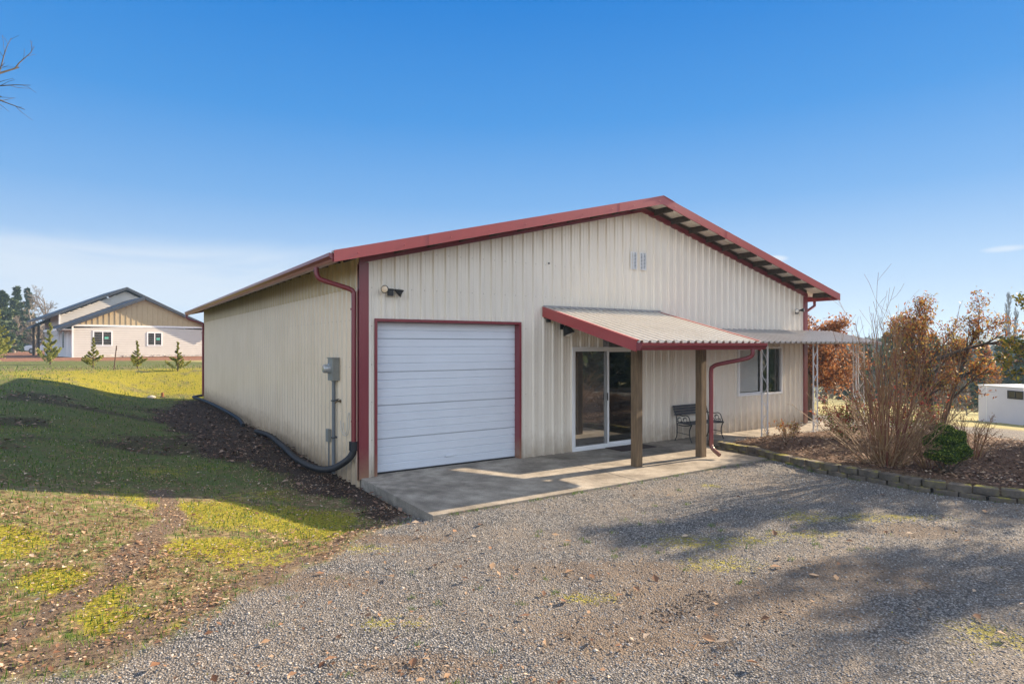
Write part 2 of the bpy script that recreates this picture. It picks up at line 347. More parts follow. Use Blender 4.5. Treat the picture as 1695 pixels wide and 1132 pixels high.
# region masks --------------------------------------------------------------
BX = [-30, -3.83, -3.54, -3.02, -2.43, -1.88, -1.22, -.46, .02]
BY = [-6.5, -4.35, -4.25, -4.01, -3.65, -3.39, -2.75, -2.36, -2.19]
SX, SY = FY, -FX                  # camera-side direction, used only to lay out the patches' long axes on the ground
def blob(x, y, c, a, b, ang=None):
    ux, uy = (SX, SY) if ang is None else (math.cos(ang), math.sin(ang))
    dx = x - c[0]; dy = y - c[1]; u = dx * ux + dy * uy; v = -dx * uy + dy * ux
    return np.exp(-((u / a) ** 2 + (v / b) ** 2) * 1.1)
LAWNMOSS = [((-1.6, -1.4), 1.0, .62), ((-3.0, -.19), .75, .5), ((-2.19, -2.6), .7, .45), ((-3.35, -3.32), .35, .25), ((-3.6, -2.87), .3, .24), ((-3.2, -3.79), .45, .22), ((-4.2, -1.9), .5, .4), ((-1.2, -2.3), .5, .3), ((-2.2, -.7), .9, .35)]
GRAVMOSS = [((3.88, -4.89), .38, .3), ((4.57, -5.41), .95, .2), ((1.95, -4.82), .5, .28), ((1.64, -5.37), .4, .2), ((.07, -5.24), .3, .12), ((2.52, -5.08), .45, .15), ((2.08, -7.4), .3, .25), ((-1.48, -4.81), .33, .12), ((-1.07, -3.04), .4, .15), ((4.26, -3.24), .2, .1), ((3.2, -5.3), .5, .16)]
DIRT = [((.99, -5.93), 1.1, .5), ((-.08, -5.96), .75, .35), ((.72, -4.95), 1.0, .25), ((2.45, -6.27), .75, .4), ((4.4, -5.9), .5, .25), ((-1.55, -5.49), .5, .15), ((-2.0, -3.5), .9, .2), ((-.7, -2.9), .6, .14)]
TRACK = [(-2.68, .25), (-2.63, -1.26), (-2.9, -1.85), (-3.18, -2.84), (-3.64, -3.51), (-4.1, -4.2)]
def polyd(x, y, P):
    d = np.full(np.shape(x), 1e9)
    for (x0, y0), (x1, y1) in zip(P[:-1], P[1:]):
        L2 = (x1 - x0) ** 2 + (y1 - y0) ** 2; t = np.clip(((x - x0) * (x1 - x0) + (y - y0) * (y1 - y0)) / L2, 0, 1)
        d = np.minimum(d, np.hypot(x - x0 - t * (x1 - x0), y - y0 - t * (y1 - y0)))
    return d
def masks(x, y):
    x = np.asarray(x, float); y = np.asarray(y, float)
    by = np.interp(x, BX, BY)
    n = fbm(x, y, 1.6, 1); n2 = fbm(x, y, 6, 2)
    edge = (by - y) + (n - .5) * .9
    grav = np.where(x < .02, sst(-.12, .28, edge), 1.0) * (y < 1)
    grav = np.where((x > .02) & (y < 0), 1.0, grav)
    grav = grav * (1 - bedmask(x, y))
    drive = sst(13.2, 14.2, x + .35 * (y + 3)) * (1 - sst(19.5, 20.5, x + .5 * y)) * (1 - sst(12, 16, y))
    grav = np.where(x > 12.5, drive, grav)
    moss = np.zeros(np.shape(x)); 
    for c, a, b in LAWNMOSS: moss = np.maximum(moss, blob(x, y, c, a, b))
    # yellow moss on the sunny bank behind and in the shade beside the building
    moss = np.maximum(moss, .85 * blob(x, y, (-2.0, 21.5), 8, 5, 0) )
    moss = np.maximum(moss, .30 * blob(x, y, (-2.6, 2.0), 2.2, 1.2, .6)); moss = np.maximum(moss, .25 * blob(x, y, (-4.2, 5.5), 2.5, 1.5, .9)); moss = np.maximum(moss, .5 * blob(x, y, (-1.7, -.2), 1.2, .6, 0))
    gm = np.zeros(np.shape(x))
    for c, a, b in GRAVMOSS: gm = np.maximum(gm, .66 * blob(x, y, c, a * 1.25, b * 1.3))
    moss = np.clip(moss * .62 + sst(.05, .5, moss) * ((fbm(x, y, 1.5, 15) - .5) * 1.5 + (fbm(x, y, 6, 16) - .5) * .8 + .26), 0, 1); gm = np.clip(gm, 0, 1)
    dirt = np.zeros(np.shape(x))
    for c, a, b in DIRT: dirt = np.maximum(dirt, blob(x, y, c, a * 1.35, b * 1.35))
    dirt = np.clip(dirt, 0, 1)
    tr = 1 - sst(.08, .24, polyd(x, y, TRACK) + (n2 - .5) * .25)
    tr = np.maximum(tr, .8 * (1 - sst(.05, .2, np.abs(edge + .15) + (n2 - .5) * .2)) * (x < 0) * (y > -5))
    # bare black soil and leaf litter beside the wall
    lx = np.interp(y, [-2.3, -.5, .3, 3.9, 6, 9, 13, 16, 18.2], [-.4, -.75, -.9, -1.7, -2.0, -2.1, -2.0, -1.2, -.6])
    lit = (x < .1) * sst(-.2, .25, (x - lx) + (n - .5) * 1.1) * sst(-2.3, -1.9, y) * (1 - sst(17.8, 18.8, y))
    lit = np.maximum(lit, .8 * sst(.55, .75, fbm(x, y, .9, 5)) * sst(-2.6, -1.5, x + 2.0 + 0 * y) * 0)
    patch = sst(.56, .66, fbm(x, y, .8, 6)) * sst(2, 4, y) * (1 - sst(14, 17, y)) * (x < 0)
    lit = np.maximum(lit, patch * .7)
    bed = bedmask(x, y)
    yard = sst(40, 42, y + .15 * x + (n - .5) * 3) * (1 - sst(14, 20, x))
    field = sst(19, 22, x + .5 * y) * (1 - sst(60, 140, x))
    front = .12 + .88 * (1 - sst(-.6, 1.2, y)) + .55 * sst(18, 20, y) * (1 - sst(26, 34, y))  # sun and shade put into lawn colour: browner lit, greener in the building's shadow
    return dict(front=front, gravel=grav, moss=np.where(grav > .5, gm, moss), dirt=np.where(grav > .5, dirt, tr), litter=lit, bed=bed, yard=yard, field=field)
def axis(lo, hi, step, far):
    a = list(np.arange(lo, hi + 1e-6, step)); s = step
    while a[-1] < far: s *= 1.16; a.append(a[-1] + s)
    s = step
    while a[0] > -far: s *= 1.16; a.insert(0, a[0] - s)
    return a
gx = np.array(axis(-9.0, 12.0, .075, 4200)); 
ya = list(np.arange(-8.6, 3.0, .07)); s_ = .07
while ya[-1] < 4200: s_ = min(s_ * 1.06, 1e9) if ya[-1] > 3 else s_; ya.append(ya[-1] + (min(s_, .35) if ya[-1] < 45 else s_))
s_ = .07
while ya[0] > -4200: s_ *= 1.16; ya.insert(0, ya[0] - s_)
gy = np.array(ya)
GX, GY = np.meshgrid(gx, gy); GZ = gz(GX, GY)
vv = np.stack([GX.ravel(), GY.ravel(), GZ.ravel()], 1)
nx, ny = len(gx), len(gy); ii = (np.arange(ny - 1)[:, None] * nx + np.arange(nx - 1)[None, :]).ravel()
ff = np.stack([ii, ii + 1, ii + nx + 1, ii + nx], 1)
def groundmat():
    m = bpy.data.materials.new('ground of lawn gravel and soil'); m.use_nodes = True; nt = m.node_tree; b = nt.nodes['Principled BSDF']
    L = nt.links.new
    t = N(nt, 'ShaderNodeTexCoord')
    def noise(sc, det=5, rough=.6):
        n = N(nt, 'ShaderNodeTexNoise', i={'Scale': sc, 'Detail': det, 'Roughness': rough}); L(t.outputs['Object'], n.inputs['Vector']); return n.outputs[0]
    def ramp(src, stops):
        r = N(nt, 'ShaderNodeValToRGB'); e = r.color_ramp.elements
        while len(e) < len(stops): e.new(.5)
        for i, (p, c) in enumerate(stops): e[i].position = p; e[i].color = (*c, 1)
        L(src, r.inputs[0]); return r.outputs[0]
    def att(n): a = N(nt, 'ShaderNodeAttribute', attribute_name=n); return a.outputs['Fac']
    def brk(n, lo, hi, amt, *ns):
        """mask plus noise, sharpened: ragged natural edges"""
        v = att(n)
        for q in ns:
            m1 = N(nt, 'ShaderNodeMath', operation='MULTIPLY_ADD'); L(q, m1.inputs[0]); m1.inputs[1].default_value = amt; L(v, m1.inputs[2]); v = m1.outputs[0]
        r = N(nt, 'ShaderNodeMapRange', i={'From Min': lo + amt * .5 * len(ns), 'From Max': hi + amt * .5 * len(ns)}); L(v, r.inputs['Value']); return r.outputs[0]
    def mix(f, a, c, mode='MIX'):
        x = N(nt, 'ShaderNodeMixRGB', blend_type=mode)
        for k, v in ((0, f), (1, a), (2, c)):
            if isinstance(v, (int, float)): x.inputs[k].default_value = v
            elif isinstance(v, tuple): x.inputs[k].default_value = (*v, 1)
            else: L(v, x.inputs[k])
        return x.outputs[0]
    nl, nm, nf, nff = noise(1.1), noise(7, 6), noise(38, 5, .7), noise(140, 3, .7)
    grass = ramp(nm, [(.28, (.05, .042, .025)), (.40, (.10, .105, .035)), (.50, (.070, .118, .028)), (.62, (.085, .145, .028)), (.78, (.17, .20, .05))])
    grass = mix(ramp(nl, [(.36, (.62, .62, .62)), (.52, (.12, .12, .12)), (.66, (.5, .5, .5))]), grass, ramp(nf, [(.35, (.05, .045, .028)), (.6, (.20, .185, .06))]))
    grass = mix(.55, grass, ramp(nf, [(.3, (.25, .25, .25)), (.52, (1, 1, 1)), (.75, (1.9, 1.8, 1.5))]), 'MULTIPLY')
    moss = ramp(nf, [(.30, (.055, .048, .012)), (.46, (.19, .17, .020)), (.70, (.50, .45, .04))])
    dirt = ramp(nf, [(.3, (.06, .042, .030)), (.55, (.17, .125, .09)), (.75, (.30, .23, .17))])
    litter = ramp(nf, [(.3, (.012, .009, .008)), (.5, (.045, .03, .022)), (.68, (.14, .085, .055)), (.8, (.25, .17, .12))])
    bedc = ramp(nf, [(.3, (.035, .022, .016)), (.5, (.12, .07, .045)), (.68, (.26, .17, .12)), (.8, (.40, .30, .23))])
    vo = N(nt, 'ShaderNodeTexVoronoi', i={'Scale': 62, 'Randomness': 1}); L(t.outputs['Object'], vo.inputs['Vector'])
    gcol = N(nt, 'ShaderNodeSeparateColor'); L(vo.outputs['Color'], gcol.inputs[0])
    gravel = ramp(gcol.outputs[0], [(0, (.085, .088, .095)), (.35, (.18, .178, .178)), (.75, (.31, .30, .29)), (1, (.50, .48, .46))])
    dk = N(nt, 'ShaderNodeMapRange', i={'From Min': .25, 'From Max': .62, 'To Min': 1.0, 'To Max': .35}); L(vo.outputs['Distance'], dk.inputs['Value'])
    gravel = mix(1.0, gravel, dk.outputs[0], 'MULTIPLY')
    gravel = mix(ramp(nl, [(.4, (0, 0, 0)), (.65, (.55, .55, .55))]), gravel, (.23, .19, .15))
    yardc = ramp(nf, [(.3, (.14, .06, .035)), (.7, (.30, .15, .09))])
    fieldc = ramp(nm, [(.3, (.26, .22, .08)), (.7, (.42, .38, .17))])
    nc = noise(10, 7, .72)
    lawnpatch = ramp(nc, [(.34, (.055, .035, .022)), (.45, (.17, .115, .06)), (.54, (.32, .24, .14)), (.64, (.46, .37, .24))])
    lm_ = N(nt, 'ShaderNodeMath', operation='MULTIPLY_ADD'); L(nm, lm_.inputs[0]); lm_.inputs[1].default_value = .8; L(nc, lm_.inputs[2])
    lf = N(nt, 'ShaderNodeMapRange', i={'From Min': .84, 'From Max': 1.04, 'To Min': .97, 'To Max': .0}); L(lm_.outputs[0], lf.inputs['Value'])
    lff = N(nt, 'ShaderNodeMath', operation='MULTIPLY'); L(lf.outputs[0], lff.inputs[0]); L(att('front'), lff.inputs[1])
    grass = mix(lff.outputs[0], grass, lawnpatch)
    c = grass
    c = mix(att('field'), c, fieldc)
    mossf = brk('moss', .40, .66, 1.5, nc, nf)
    c = mix(mossf, c, moss)
    dirtf = brk('dirt', .30, .72, 1.1, nc, nf)
    c = mix(att('litter'), c, litter)
    c = mix(att('yard'), c, yardc)
    dh = N(nt, 'ShaderNodeMath', operation='MULTIPLY'); L(dirtf, dh.inputs[0]); dh.inputs[1].default_value = .62
    g2 = mix(dh.outputs[0], gravel, dirt)
    lawnd = mix(dirtf, c, dirt)
    c = mix(att('gravel'), lawnd, g2)
    gmoss = N(nt, 'ShaderNodeMath', operation='MULTIPLY'); L(att('gravel'), gmoss.inputs[0]); L(brk('moss', .42, .72, 1.7, nf, nc), gmoss.inputs[1])
    gm2 = N(nt, 'ShaderNodeMath', operation='MULTIPLY'); L(gmoss.outputs[0], gm2.inputs[0]); gm2.inputs[1].default_value = .7
    c = mix(gm2.outputs[0], c, moss)
    c = mix(att('bed'), c, bedc)
    L(c, b.inputs['Base Color']); b.inputs['Roughness'].default_value = .95; b.inputs['Specular IOR Level'].default_value = .25
    # relief: stones where gravel, tufts elsewhere
    hs = N(nt, 'ShaderNodeMath', operation='MULTIPLY_ADD'); L(vo.outputs['Distance'], hs.inputs[0]); hs.inputs[1].default_value = -1.2; hs.inputs[2].default_value = 1
    hg = N(nt, 'ShaderNodeMath', operation='ADD'); L(nf, hg.inputs[0]); L(nff, hg.inputs[1])
    hm = N(nt, 'ShaderNodeMixRGB'); L(att('gravel'), hm.inputs[0]); L(hg.outputs[0], hm.inputs[1]); L(hs.outputs[0], hm.inputs[2])
    b1 = N(nt, 'ShaderNodeBump', i={'Strength': .8, 'Distance': .014}); L(hm.outputs[0], b1.inputs['Height'])
    b2 = N(nt, 'ShaderNodeBump', i={'Strength': .6, 'Distance': .05}); L(nm, b2.inputs['Height']); L(b1.outputs[0], b2.inputs['Normal'])
    L(b2.outputs[0], b.inputs['Normal'])
    return m
ground = meshobj('ground', vv, ff, groundmat(), smooth=True); tag(ground, kind='structure')
for k, v in masks(vv[:, 0], vv[:, 1]).items():
    a = ground.data.attributes.new(k, 'FLOAT', 'POINT'); a.data.foreach_set('value', v.astype(np.float32))
def Z(x, y): return float(gz(np.array([x]), np.array([y]))[0])

# ------------------------------------------------------------------ scatter helpers (stuff)
def view_points(n, r0, r1, seed, half=52):
    """random ground points around the drive, thinning out with distance from it"""
    g = np.random.RandomState(seed); r = r0 * (r1 / r0) ** g.rand(n)
    th = R(56.34) + (g.rand(n) * 2 - 1) * R(half)
    return CX + r * np.cos(th), CY + r * np.sin(th), r, g
def stones(name, x, y, s, g, m, lift=.2):
    n = len(x); base = np.array([(1, 0, 0), (0, 1, 0), (-1, 0, 0), (0, -1, 0), (0, 0, 1), (0, 0, -1)], float)
    V = base[None] * (1 + (g.rand(n, 6, 1) - .5) * .5) + (g.rand(n, 6, 3) - .5) * .35
    V *= s[:, None, None] * np.stack([.6 + .6 * g.rand(n), .6 + .5 * g.rand(n), .35 + .4 * g.rand(n)], 1)[:, None, :]
    a = g.rand(n) * 6.28; ca, sa = np.cos(a), np.sin(a)
    X = V[:, :, 0] * ca[:, None] - V[:, :, 1] * sa[:, None]; Y = V[:, :, 0] * sa[:, None] + V[:, :, 1] * ca[:, None]
    z = gz(x, y)
    P = np.stack([X + x[:, None], Y + y[:, None], V[:, :, 2] + z[:, None] + (s * lift)[:, None]], 2).reshape(-1, 3)
    F = np.array([(0, 1, 4), (1, 2, 4), (2, 3, 4), (3, 0, 4), (1, 0, 5), (2, 1, 5), (3, 2, 5), (0, 3, 5)])
    F = (F[None] + (np.arange(n) * 6)[:, None, None]).reshape(-1, 3)
    return meshobj(name, P, F, m)
def leafmesh(P, size, g, flat=0.0, asp=.5, up=None):
    """folded rhombus leaves; flat=1 lies level"""
    n = len(P)
    nrm = g.randn(n, 3); nrm /= np.linalg.norm(nrm, axis=1)[:, None]
    if flat: nrm = nrm * (1 - flat) + np.array([0, 0, 1]) * flat; nrm /= np.linalg.norm(nrm, axis=1)[:, None]
    t = g.randn(n, 3) if up is None else up + g.randn(n, 3) * .35
    t -= (t * nrm).sum(1)[:, None] * nrm; t /= np.linalg.norm(t, axis=1)[:, None]
    s = np.cross(nrm, t); L = (size * .5)[:, None]; W = L * asp; fold = L * (.12 + .3 * g.rand(n))[:, None]
    a = P - t * L; b = P + s * W + nrm * fold; c = P + t * L + nrm * fold * .6; d = P - s * W + nrm * fold
    V = np.stack([a, b, c, d], 1).reshape(-1, 3); i = np.arange(n) * 4
    F = np.concatenate([np.stack([i, i + 1, i + 2], 1), np.stack([i, i + 2, i + 3], 1)])
    return V, F
def blades(name, x, y, h, w, g, m, lean=.5):
    n = len(x); z = gz(x, y); a = g.rand(n) * 6.28; l = g.rand(n) * lean * h; b = g.rand(n) * 6.28
    p0 = np.stack([x - np.cos(a) * w, y - np.sin(a) * w, z - .004], 1); p1 = np.stack([x + np.cos(a) * w, y + np.sin(a) * w, z - .004], 1)
    p2 = np.stack([x + np.cos(b) * l, y + np.sin(b) * l, z + h], 1)
    return meshobj(name, np.stack([p0, p1, p2], 1).reshape(-1, 3), np.arange(n * 3).reshape(-1, 3), m)

# ------------------------------------------------------------------ corrugated sheets
P_ = .2257
def profile(width, period, phase, ribs):
    """x positions and heights of a ribbed sheet between 0 and width; ribs = [(offset, base half, top half, height)]"""
    pts = []
    k0 = int(math.floor(-phase / period)) - 2; k1 = int(math.ceil((width - phase) / period)) + 2
    for k in range(k0, k1):
        for (o, bh, th, h) in ribs:
            c = phase + k * period + o * period; pts += [(c - bh, 0), (c - th, h), (c + th, h), (c + bh, 0)]
    pts.sort(); xs = [p[0] for p in pts]; hs = [p[1] for p in pts]
    out = [(0, float(np.interp(0, xs, hs)))] + [p for p in pts if 0 < p[0] < width] + [(width, float(np.interp(width, xs, hs)))]
    return out
WALLRIBS = [(0, .038, .020, .031), (1 / 3, .012, .006, .006), (2 / 3, .012, .006, .006)]
ROOFRIBS = [(0, .034, .016, .026)]
def wall_sheet(mb, origin, u, n, width, zb, ztop, phase, openings=(), ribs=WALLRIBS, period=P_, screws=()):
    """u: horizontal direction, n: outward normal; ztop(x) ; openings [(x0,x1,z0,z1)]"""
    O = Vector(origin); U = Vector(u); Nn = Vector(n); prof = profile(width, period, phase, ribs)
    xs = sorted(set([p[0] for p in prof] + [q for o in openings for q in o[:2]])); px = [p[0] for p in prof]; ph = [p[1] for p in prof]
    for a, b in zip(xs[:-1], xs[1:]):
        if b - a < 1e-5: continue
        m_ = (a + b) / 2; ha, hb = np.interp([a, b], px, ph)
        cuts = sorted([(o[2], o[3]) for o in openings if o[0] < m_ < o[1]]); z = zb; spans = []
        for c0, c1 in cuts:
            if c0 > z: spans.append((z, c0, False))
            z = c1
        spans.append((z, None, True))
        for z0, z1, top in spans:
            za = ztop(a) if top else z1; zc = ztop(b) if top else z1
            A = O + U * a + Nn * float(ha); B = O + U * b + Nn * float(hb)
            mb.add([(A.x, A.y, z0), (B.x, B.y, z0), (B.x, B.y, zc), (A.x, A.y, za)], [(0, 1, 2, 3)])
    mb.mi = 1
    k = 0; x = phase - period * math.floor(phase / period)
    while x < width:
        for z in screws:
            xx = x + .045
            if z > ztop(xx) - .05 or xx > width - .02 or any(o[0] - .03 < xx < o[1] + .03 and o[2] - .02 < z < o[3] + .02 for o in openings): continue
            c = O + U * xx; r = .0065
            q = [c + U * dx * r + Nn * t for t in (.001, .006) for dx in (-1, 1)]
            mb.add([(c + U * sx * r + Nn * .001 + Vector((0, 0, z + sz * r))) for sx, sz in ((-1, -1), (1, -1), (1, 1), (-1, 1))] + [(c + U * sx * r * .7 + Nn * .007 + Vector((0, 0, z + sz * r * .7))) for sx, sz in ((-1, -1), (1, -1), (1, 1), (-1, 1))],
                   [(4, 5, 6, 7), (0, 1, 5, 4), (1, 2, 6, 5), (2, 3, 7, 6), (3, 0, 4, 7)])
        x += period
    mb.mi = 0
def roof_sheet(mb, origin, across, along, length, width, phase, ribs=ROOFRIBS, period=P_, th=.0):
    O = Vector(origin); A = Vector(across).normalized(); L = Vector(along).normalized(); Nn = A.cross(L).normalized()
    if Nn.z < 0: Nn = -Nn
    prof = profile(width, period, phase, ribs); nseg = 1; vs = []; fs = []
    for (x, h) in prof:
        for t in (0, length):
            vs.append(O + A * x + L * t + Nn * h)
        for t in (0, length): vs.append(O + A * x + L * t + Nn * (h - .002))
    for i in range(len(prof) - 1):
        a = i * 4; fs += [(a, a + 1, a + 5, a + 4), (a + 2, a + 6, a + 7, a + 3), (a, a + 4, a + 6, a + 2), (a + 1, a + 3, a + 7, a + 5)]
    mb.add(vs, fs)

# ------------------------------------------------------------------ THE METAL BUILDING
W, LB = 12.14, 17.56; XM = 6.07
bld = thing('metal_building', 'tan ribbed steel building with red trim, gabled roof and white roll-up door', 'building')
zw = lambda x: 4.835 - .2497 * abs(x - XM)
rib0 = .363
screw = mat('screw head', (.40, .36, .30), .5)
mb = MB(); wall_sheet(mb, (0, 0, 0), (1, 0, 0), (0, -1, 0), W, 0, lambda x: zw(x) + .06, rib0,
                      [(.262, 2.955, -1, 2.425), (4.2, 6.02, -1, 2.0), (9.28, 11.03, .84, 2.0)], screws=(.08, .57, 1.16, 1.75, 2.35, 2.95, 3.55, 4.15))
fw = mb.build('wall', [M['tan'], screw], bld, fix=False); fw['label'] = 'ribbed tan gable wall'
SIDER = [(0, .046, .024, .040), (1 / 3, .014, .006, .007), (2 / 3, .014, .006, .007)]
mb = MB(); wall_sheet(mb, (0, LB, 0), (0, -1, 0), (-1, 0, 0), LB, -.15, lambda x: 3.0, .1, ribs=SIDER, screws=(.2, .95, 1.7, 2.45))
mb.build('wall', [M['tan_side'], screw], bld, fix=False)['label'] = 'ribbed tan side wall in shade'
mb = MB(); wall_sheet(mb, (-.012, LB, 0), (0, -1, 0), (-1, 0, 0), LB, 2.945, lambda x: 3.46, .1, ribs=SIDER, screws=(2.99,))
M['tan_upper'] = wallmat('tan steel strip tinted by bounce light', (.62, .50, .29), (.46, .34, .17), .5)  # warm reflected light put into the strip's colour
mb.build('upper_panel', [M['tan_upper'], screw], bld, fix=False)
mb = MB(); wall_sheet(mb, (W, 0, 0), (0, 1, 0), (1, 0, 0), LB, -.05, lambda x: 3.30, .1); wall_sheet(mb, (W, LB, 0), (-1, 0, 0), (0, 1, 0), W, -.1, lambda x: zw(W - x), .1)
mb.build('wall', [M['tan'], screw], bld, fix=False)['label'] = 'ribbed tan walls at the far sides'
# inner lining keeps the inside dark
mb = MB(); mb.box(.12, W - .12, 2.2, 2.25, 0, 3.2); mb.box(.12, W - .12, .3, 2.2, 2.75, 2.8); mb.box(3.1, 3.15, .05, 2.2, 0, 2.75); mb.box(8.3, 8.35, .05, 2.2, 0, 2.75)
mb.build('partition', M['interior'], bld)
# corner trims
for (x0, x1) in ((-.036, .118), (W - .118, W + .036)):
    mb = MB(); mb.box(x0, x1, -.042, -.036, -.02, 3.33)
    mb.box(x0, x0 + .006, -.036, .0, -.02, 3.33); mb.box(x1 - .006, x1, -.036, .0, -.02, 3.33)
    if x0 < 0: mb.box(-.036, -.030, -.0295, .10, -.04, 3.3)
    else: mb.box(W + .030, W + .036, -.0295, .10, -.02, 3.3)
    mb.build('corner_trim', M['red'], bld)
mb = MB()
mb.box(-.036, -.030, LB - .1, LB + .03, -.04, 3.3); mb.box(-.03, .1, LB + .03, LB + .036, -.04, 3.3)
mb.build('corner_trim', M['red'], bld)
# gable trim under the roof, on the wall
def rakestrip(mb, y0, y1, zoff, h, x0, x1):
    """strip following the gable between x0 and x1; z = 4.835-.2497|x-XM| + zoff"""
    f = lambda x: 4.835 - .2497 * abs(x - XM) + zoff
    xs = [x0] + ([XM] if x0 < XM < x1 else []) + [x1]; poly = [(x, f(x)) for x in xs] + [(x, f(x) + h) for x in reversed(xs)]
    mb.prism(poly, 'y', y0, y1)
mb = MB(); rakestrip(mb, -.046, -.003, .0, .10, -.03, XM - .003); rakestrip(mb, -.046, -.003, .0, .10, XM + .003, W + .03); mb.build('gable_trim', M['red'], bld)
mb = MB(); rakestrip(mb, -.040, -.003, .101, .075, .0, XM - .003); rakestrip(mb, -.040, -.003, .101, .075, XM + .003, W); mb.build('gable_rafter', M['darkwood'], bld)
# front rake fascia in overlapped lengths
rf = MB()
cuts = [(-.6, .9), (.9, 2.9), (2.9, 4.9), (4.9, XM), (XM, 8.1), (8.1, 10.1), (10.1, 12.735)]
for i, (a, b) in enumerate(cuts):
    yy = -.604 - (.003 if i % 2 else 0)
    rakestrip(rf, yy, yy + .012, .055, .168, a - (.03 if i not in (0, 4) else 0), b)
    rakestrip(rf, yy + .012, -.45 - (.002 if i % 2 else 0), .055 + .160, .008, a - (.03 if i not in (0, 4) else 0), b)      # folded over the roof edge
    rakestrip(rf, yy + .012, -.58, .055, .006, a, b)
    x = a + .35
    while x < b:
        z = 4.835 - .2497 * abs(x - XM) + .055 + .07; rf.lathe([(0, .012), (.006, .010), (.008, .003)], (x, yy - .0, z), (0, -1, 0), 8); x += .72
rf.build('rake_trim', M['redroof'], bld)
mb = MB(); rakestrip(mb, LB + .55, LB + .562, .055, .168, -.6, 12.735); mb.build('rake_trim', M['redroof'], bld)
# boards behind the fascia, purlins carried out over the gable, rafters at the wall
mb = MB()
rakestrip(mb, -.585, -.548, .075, .12, 0, XM - .005); rakestrip(mb, -.585, -.548, .075, .12, XM + .005, 12.68); mb.build('barge_board', M['darkwood'], bld)
xs_ = [6.43, 6.95, 7.52, 8.1, 8.66, 9.24, 9.83, 10.43, 11.02, 11.6, 12.42]
for x in xs_ + [2 * XM - q for q in xs_]:
    z = 4.835 - .2497 * abs(x - XM) + .06; sg = 1 if x > XM else -1
    mb = MB(); mb.beam((x, -.547, z + .075 - .02), (x, -.042, z + .075 - .02), .038, .125, up=(sg * .2425, 0, .97)); mb.build('purlin', M['darkwood'], bld)
# roof skins
mb = MB()
top = 4.835 + .055 + .128
for sg in (-1, 1):
    al = Vector((sg * .9702, 0, -.2423)); roof_sheet(mb, (XM, -.59, top), (0, 1, 0), al, 6.66 / .9702, LB + 1.13, .1)
M['roofsheet'] = wallmat('cream roof sheet', (.82, .80, .74), (.60, .55, .47), .3)
mb.build('roof', M['roofsheet'], bld)
mb = MB()
for sg in (-1, 1): mb.add([(XM, -.62, top + .045), (XM + sg * .32, -.62, top - .04), (XM + sg * .32, LB + .58, top - .04), (XM, LB + .58, top + .045), (XM, -.62, top + .039), (XM + sg * .32, -.62, top - .046), (XM + sg * .32, LB + .58, top - .046), (XM, LB + .58, top + .039)], [(0, 1, 2, 3), (4, 7, 6, 5), (0, 4, 5, 1), (1, 5, 6, 2), (3, 2, 6, 7)])
mb.build('ridge_cap', M['redroof'], bld)
# eave gutters (K style) with downspouts
def gutter(parent, x, y0, y1, z0, h=.125, w=.13, sg=-1):
    mb = MB(); pr = [(0, h), (0, 0), (sg * w * .62, 0), (sg * w * .72, h * .3), (sg * w, h * .62), (sg * w, h), (sg * w * .93, h), (sg * w * .93, h * .66), (sg * w * .66, h * .33), (sg * w * .58, .008), (sg * .008, .008), (sg * .008, h)]
    vs = []; n = len(pr)
    for y in (y0, y1):
        for a, b in pr: vs.append((x + a, y, z0 + b))
    fs = [(i, (i + 1) % n, (i + 1) % n + n, i + n) for i in range(n)]; mb.add(vs, fs)
    for y in (y0, y1):
        e = [(x, y, z0), (x + sg * w * .62, y, z0), (x + sg * w * .72, y, z0 + h * .3), (x + sg * w, y, z0 + h * .62), (x + sg * w, y, z0 + h), (x, y, z0 + h)]
        mb.add(e + [(p[0], p[1] + (.004 if y == y0 else -.004), p[2]) for p in e], [(0, 1, 2, 3, 4, 5), (11, 10, 9, 8, 7, 6)])
    y = y0 + .6
    while y < y1: mb.box(min(x, x + sg * w * .93), max(x, x + sg * w * .93), y, y + .02, z0 + h - .012, z0 + h - .006); y += .9
    return mb.build('gutter', M['red'], parent)
g1 = gutter(bld, -.53, -.56, LB + .56, 3.232)
gutter(bld, W + .53, -.56, LB + .56, 3.232, sg=1)
def downspout(parent, pts, r=.038, m='red', name='downspout'):
    mb = MB(); mb.tube(smoothpath(pts, 5), r, 12); o = mb.build(name, M[m], parent, smooth=True)
    v = [Vector(p) for p in pts if abs(p[0] - pts[-2][0]) < .02 and abs(p[1] - pts[-2][1]) < .02]
    if len(v) >= 2:
        for t_ in (.12, .85):
            p = v[0].lerp(v[-1], t_); sb = MB(); sb.tube([p, p + Vector((0, 0, .03))], r + .0035, 12); sb.build('strap', M[m], o)
    return o
downspout(g1, [(-.60, .26, 3.24), (-.60, .26, 3.16), (-.575, .245, 3.085), (-.50, .22, 3.04), (-.16, .115, 2.93), (-.09, .09, 2.88), (-.078, .085, 2.80), (-.078, .085, 2.2), (-.078, .085, 1.4), (-.078, .085, .50)])
downspout(g1, [(-.60, LB + .35, 3.24), (-.60, LB + .35, 3.14), (-.5, LB + .28, 3.05), (-.16, LB + .0, 2.93), (-.09, LB - .06, 2.87), (-.078, LB - .07, 2.78), (-.078, LB - .07, 1.4), (-.078, LB - .07, .06)])
mb = MB(); mb.tube([(W + .60, .1, 3.24), (W + .60, .1, 3.12), (W + .16, .1, 2.93), (W + .08, .1, 2.86), (W + .08, .1, .1)], .038, 10); mb.build('downspout', M['red'], bld, smooth=True)
# side soffit boards
mb = MB()
for y in np.arange(-.3, LB + .5, .61): mb.beam((-.02, y, 3.455), (-.51, y, 3.335), .038, .07)
mb.box(-.53, -.512, -.55, LB + .55, 3.236, 3.35); mb.build('rafter_tail', M['darkwood'], bld)
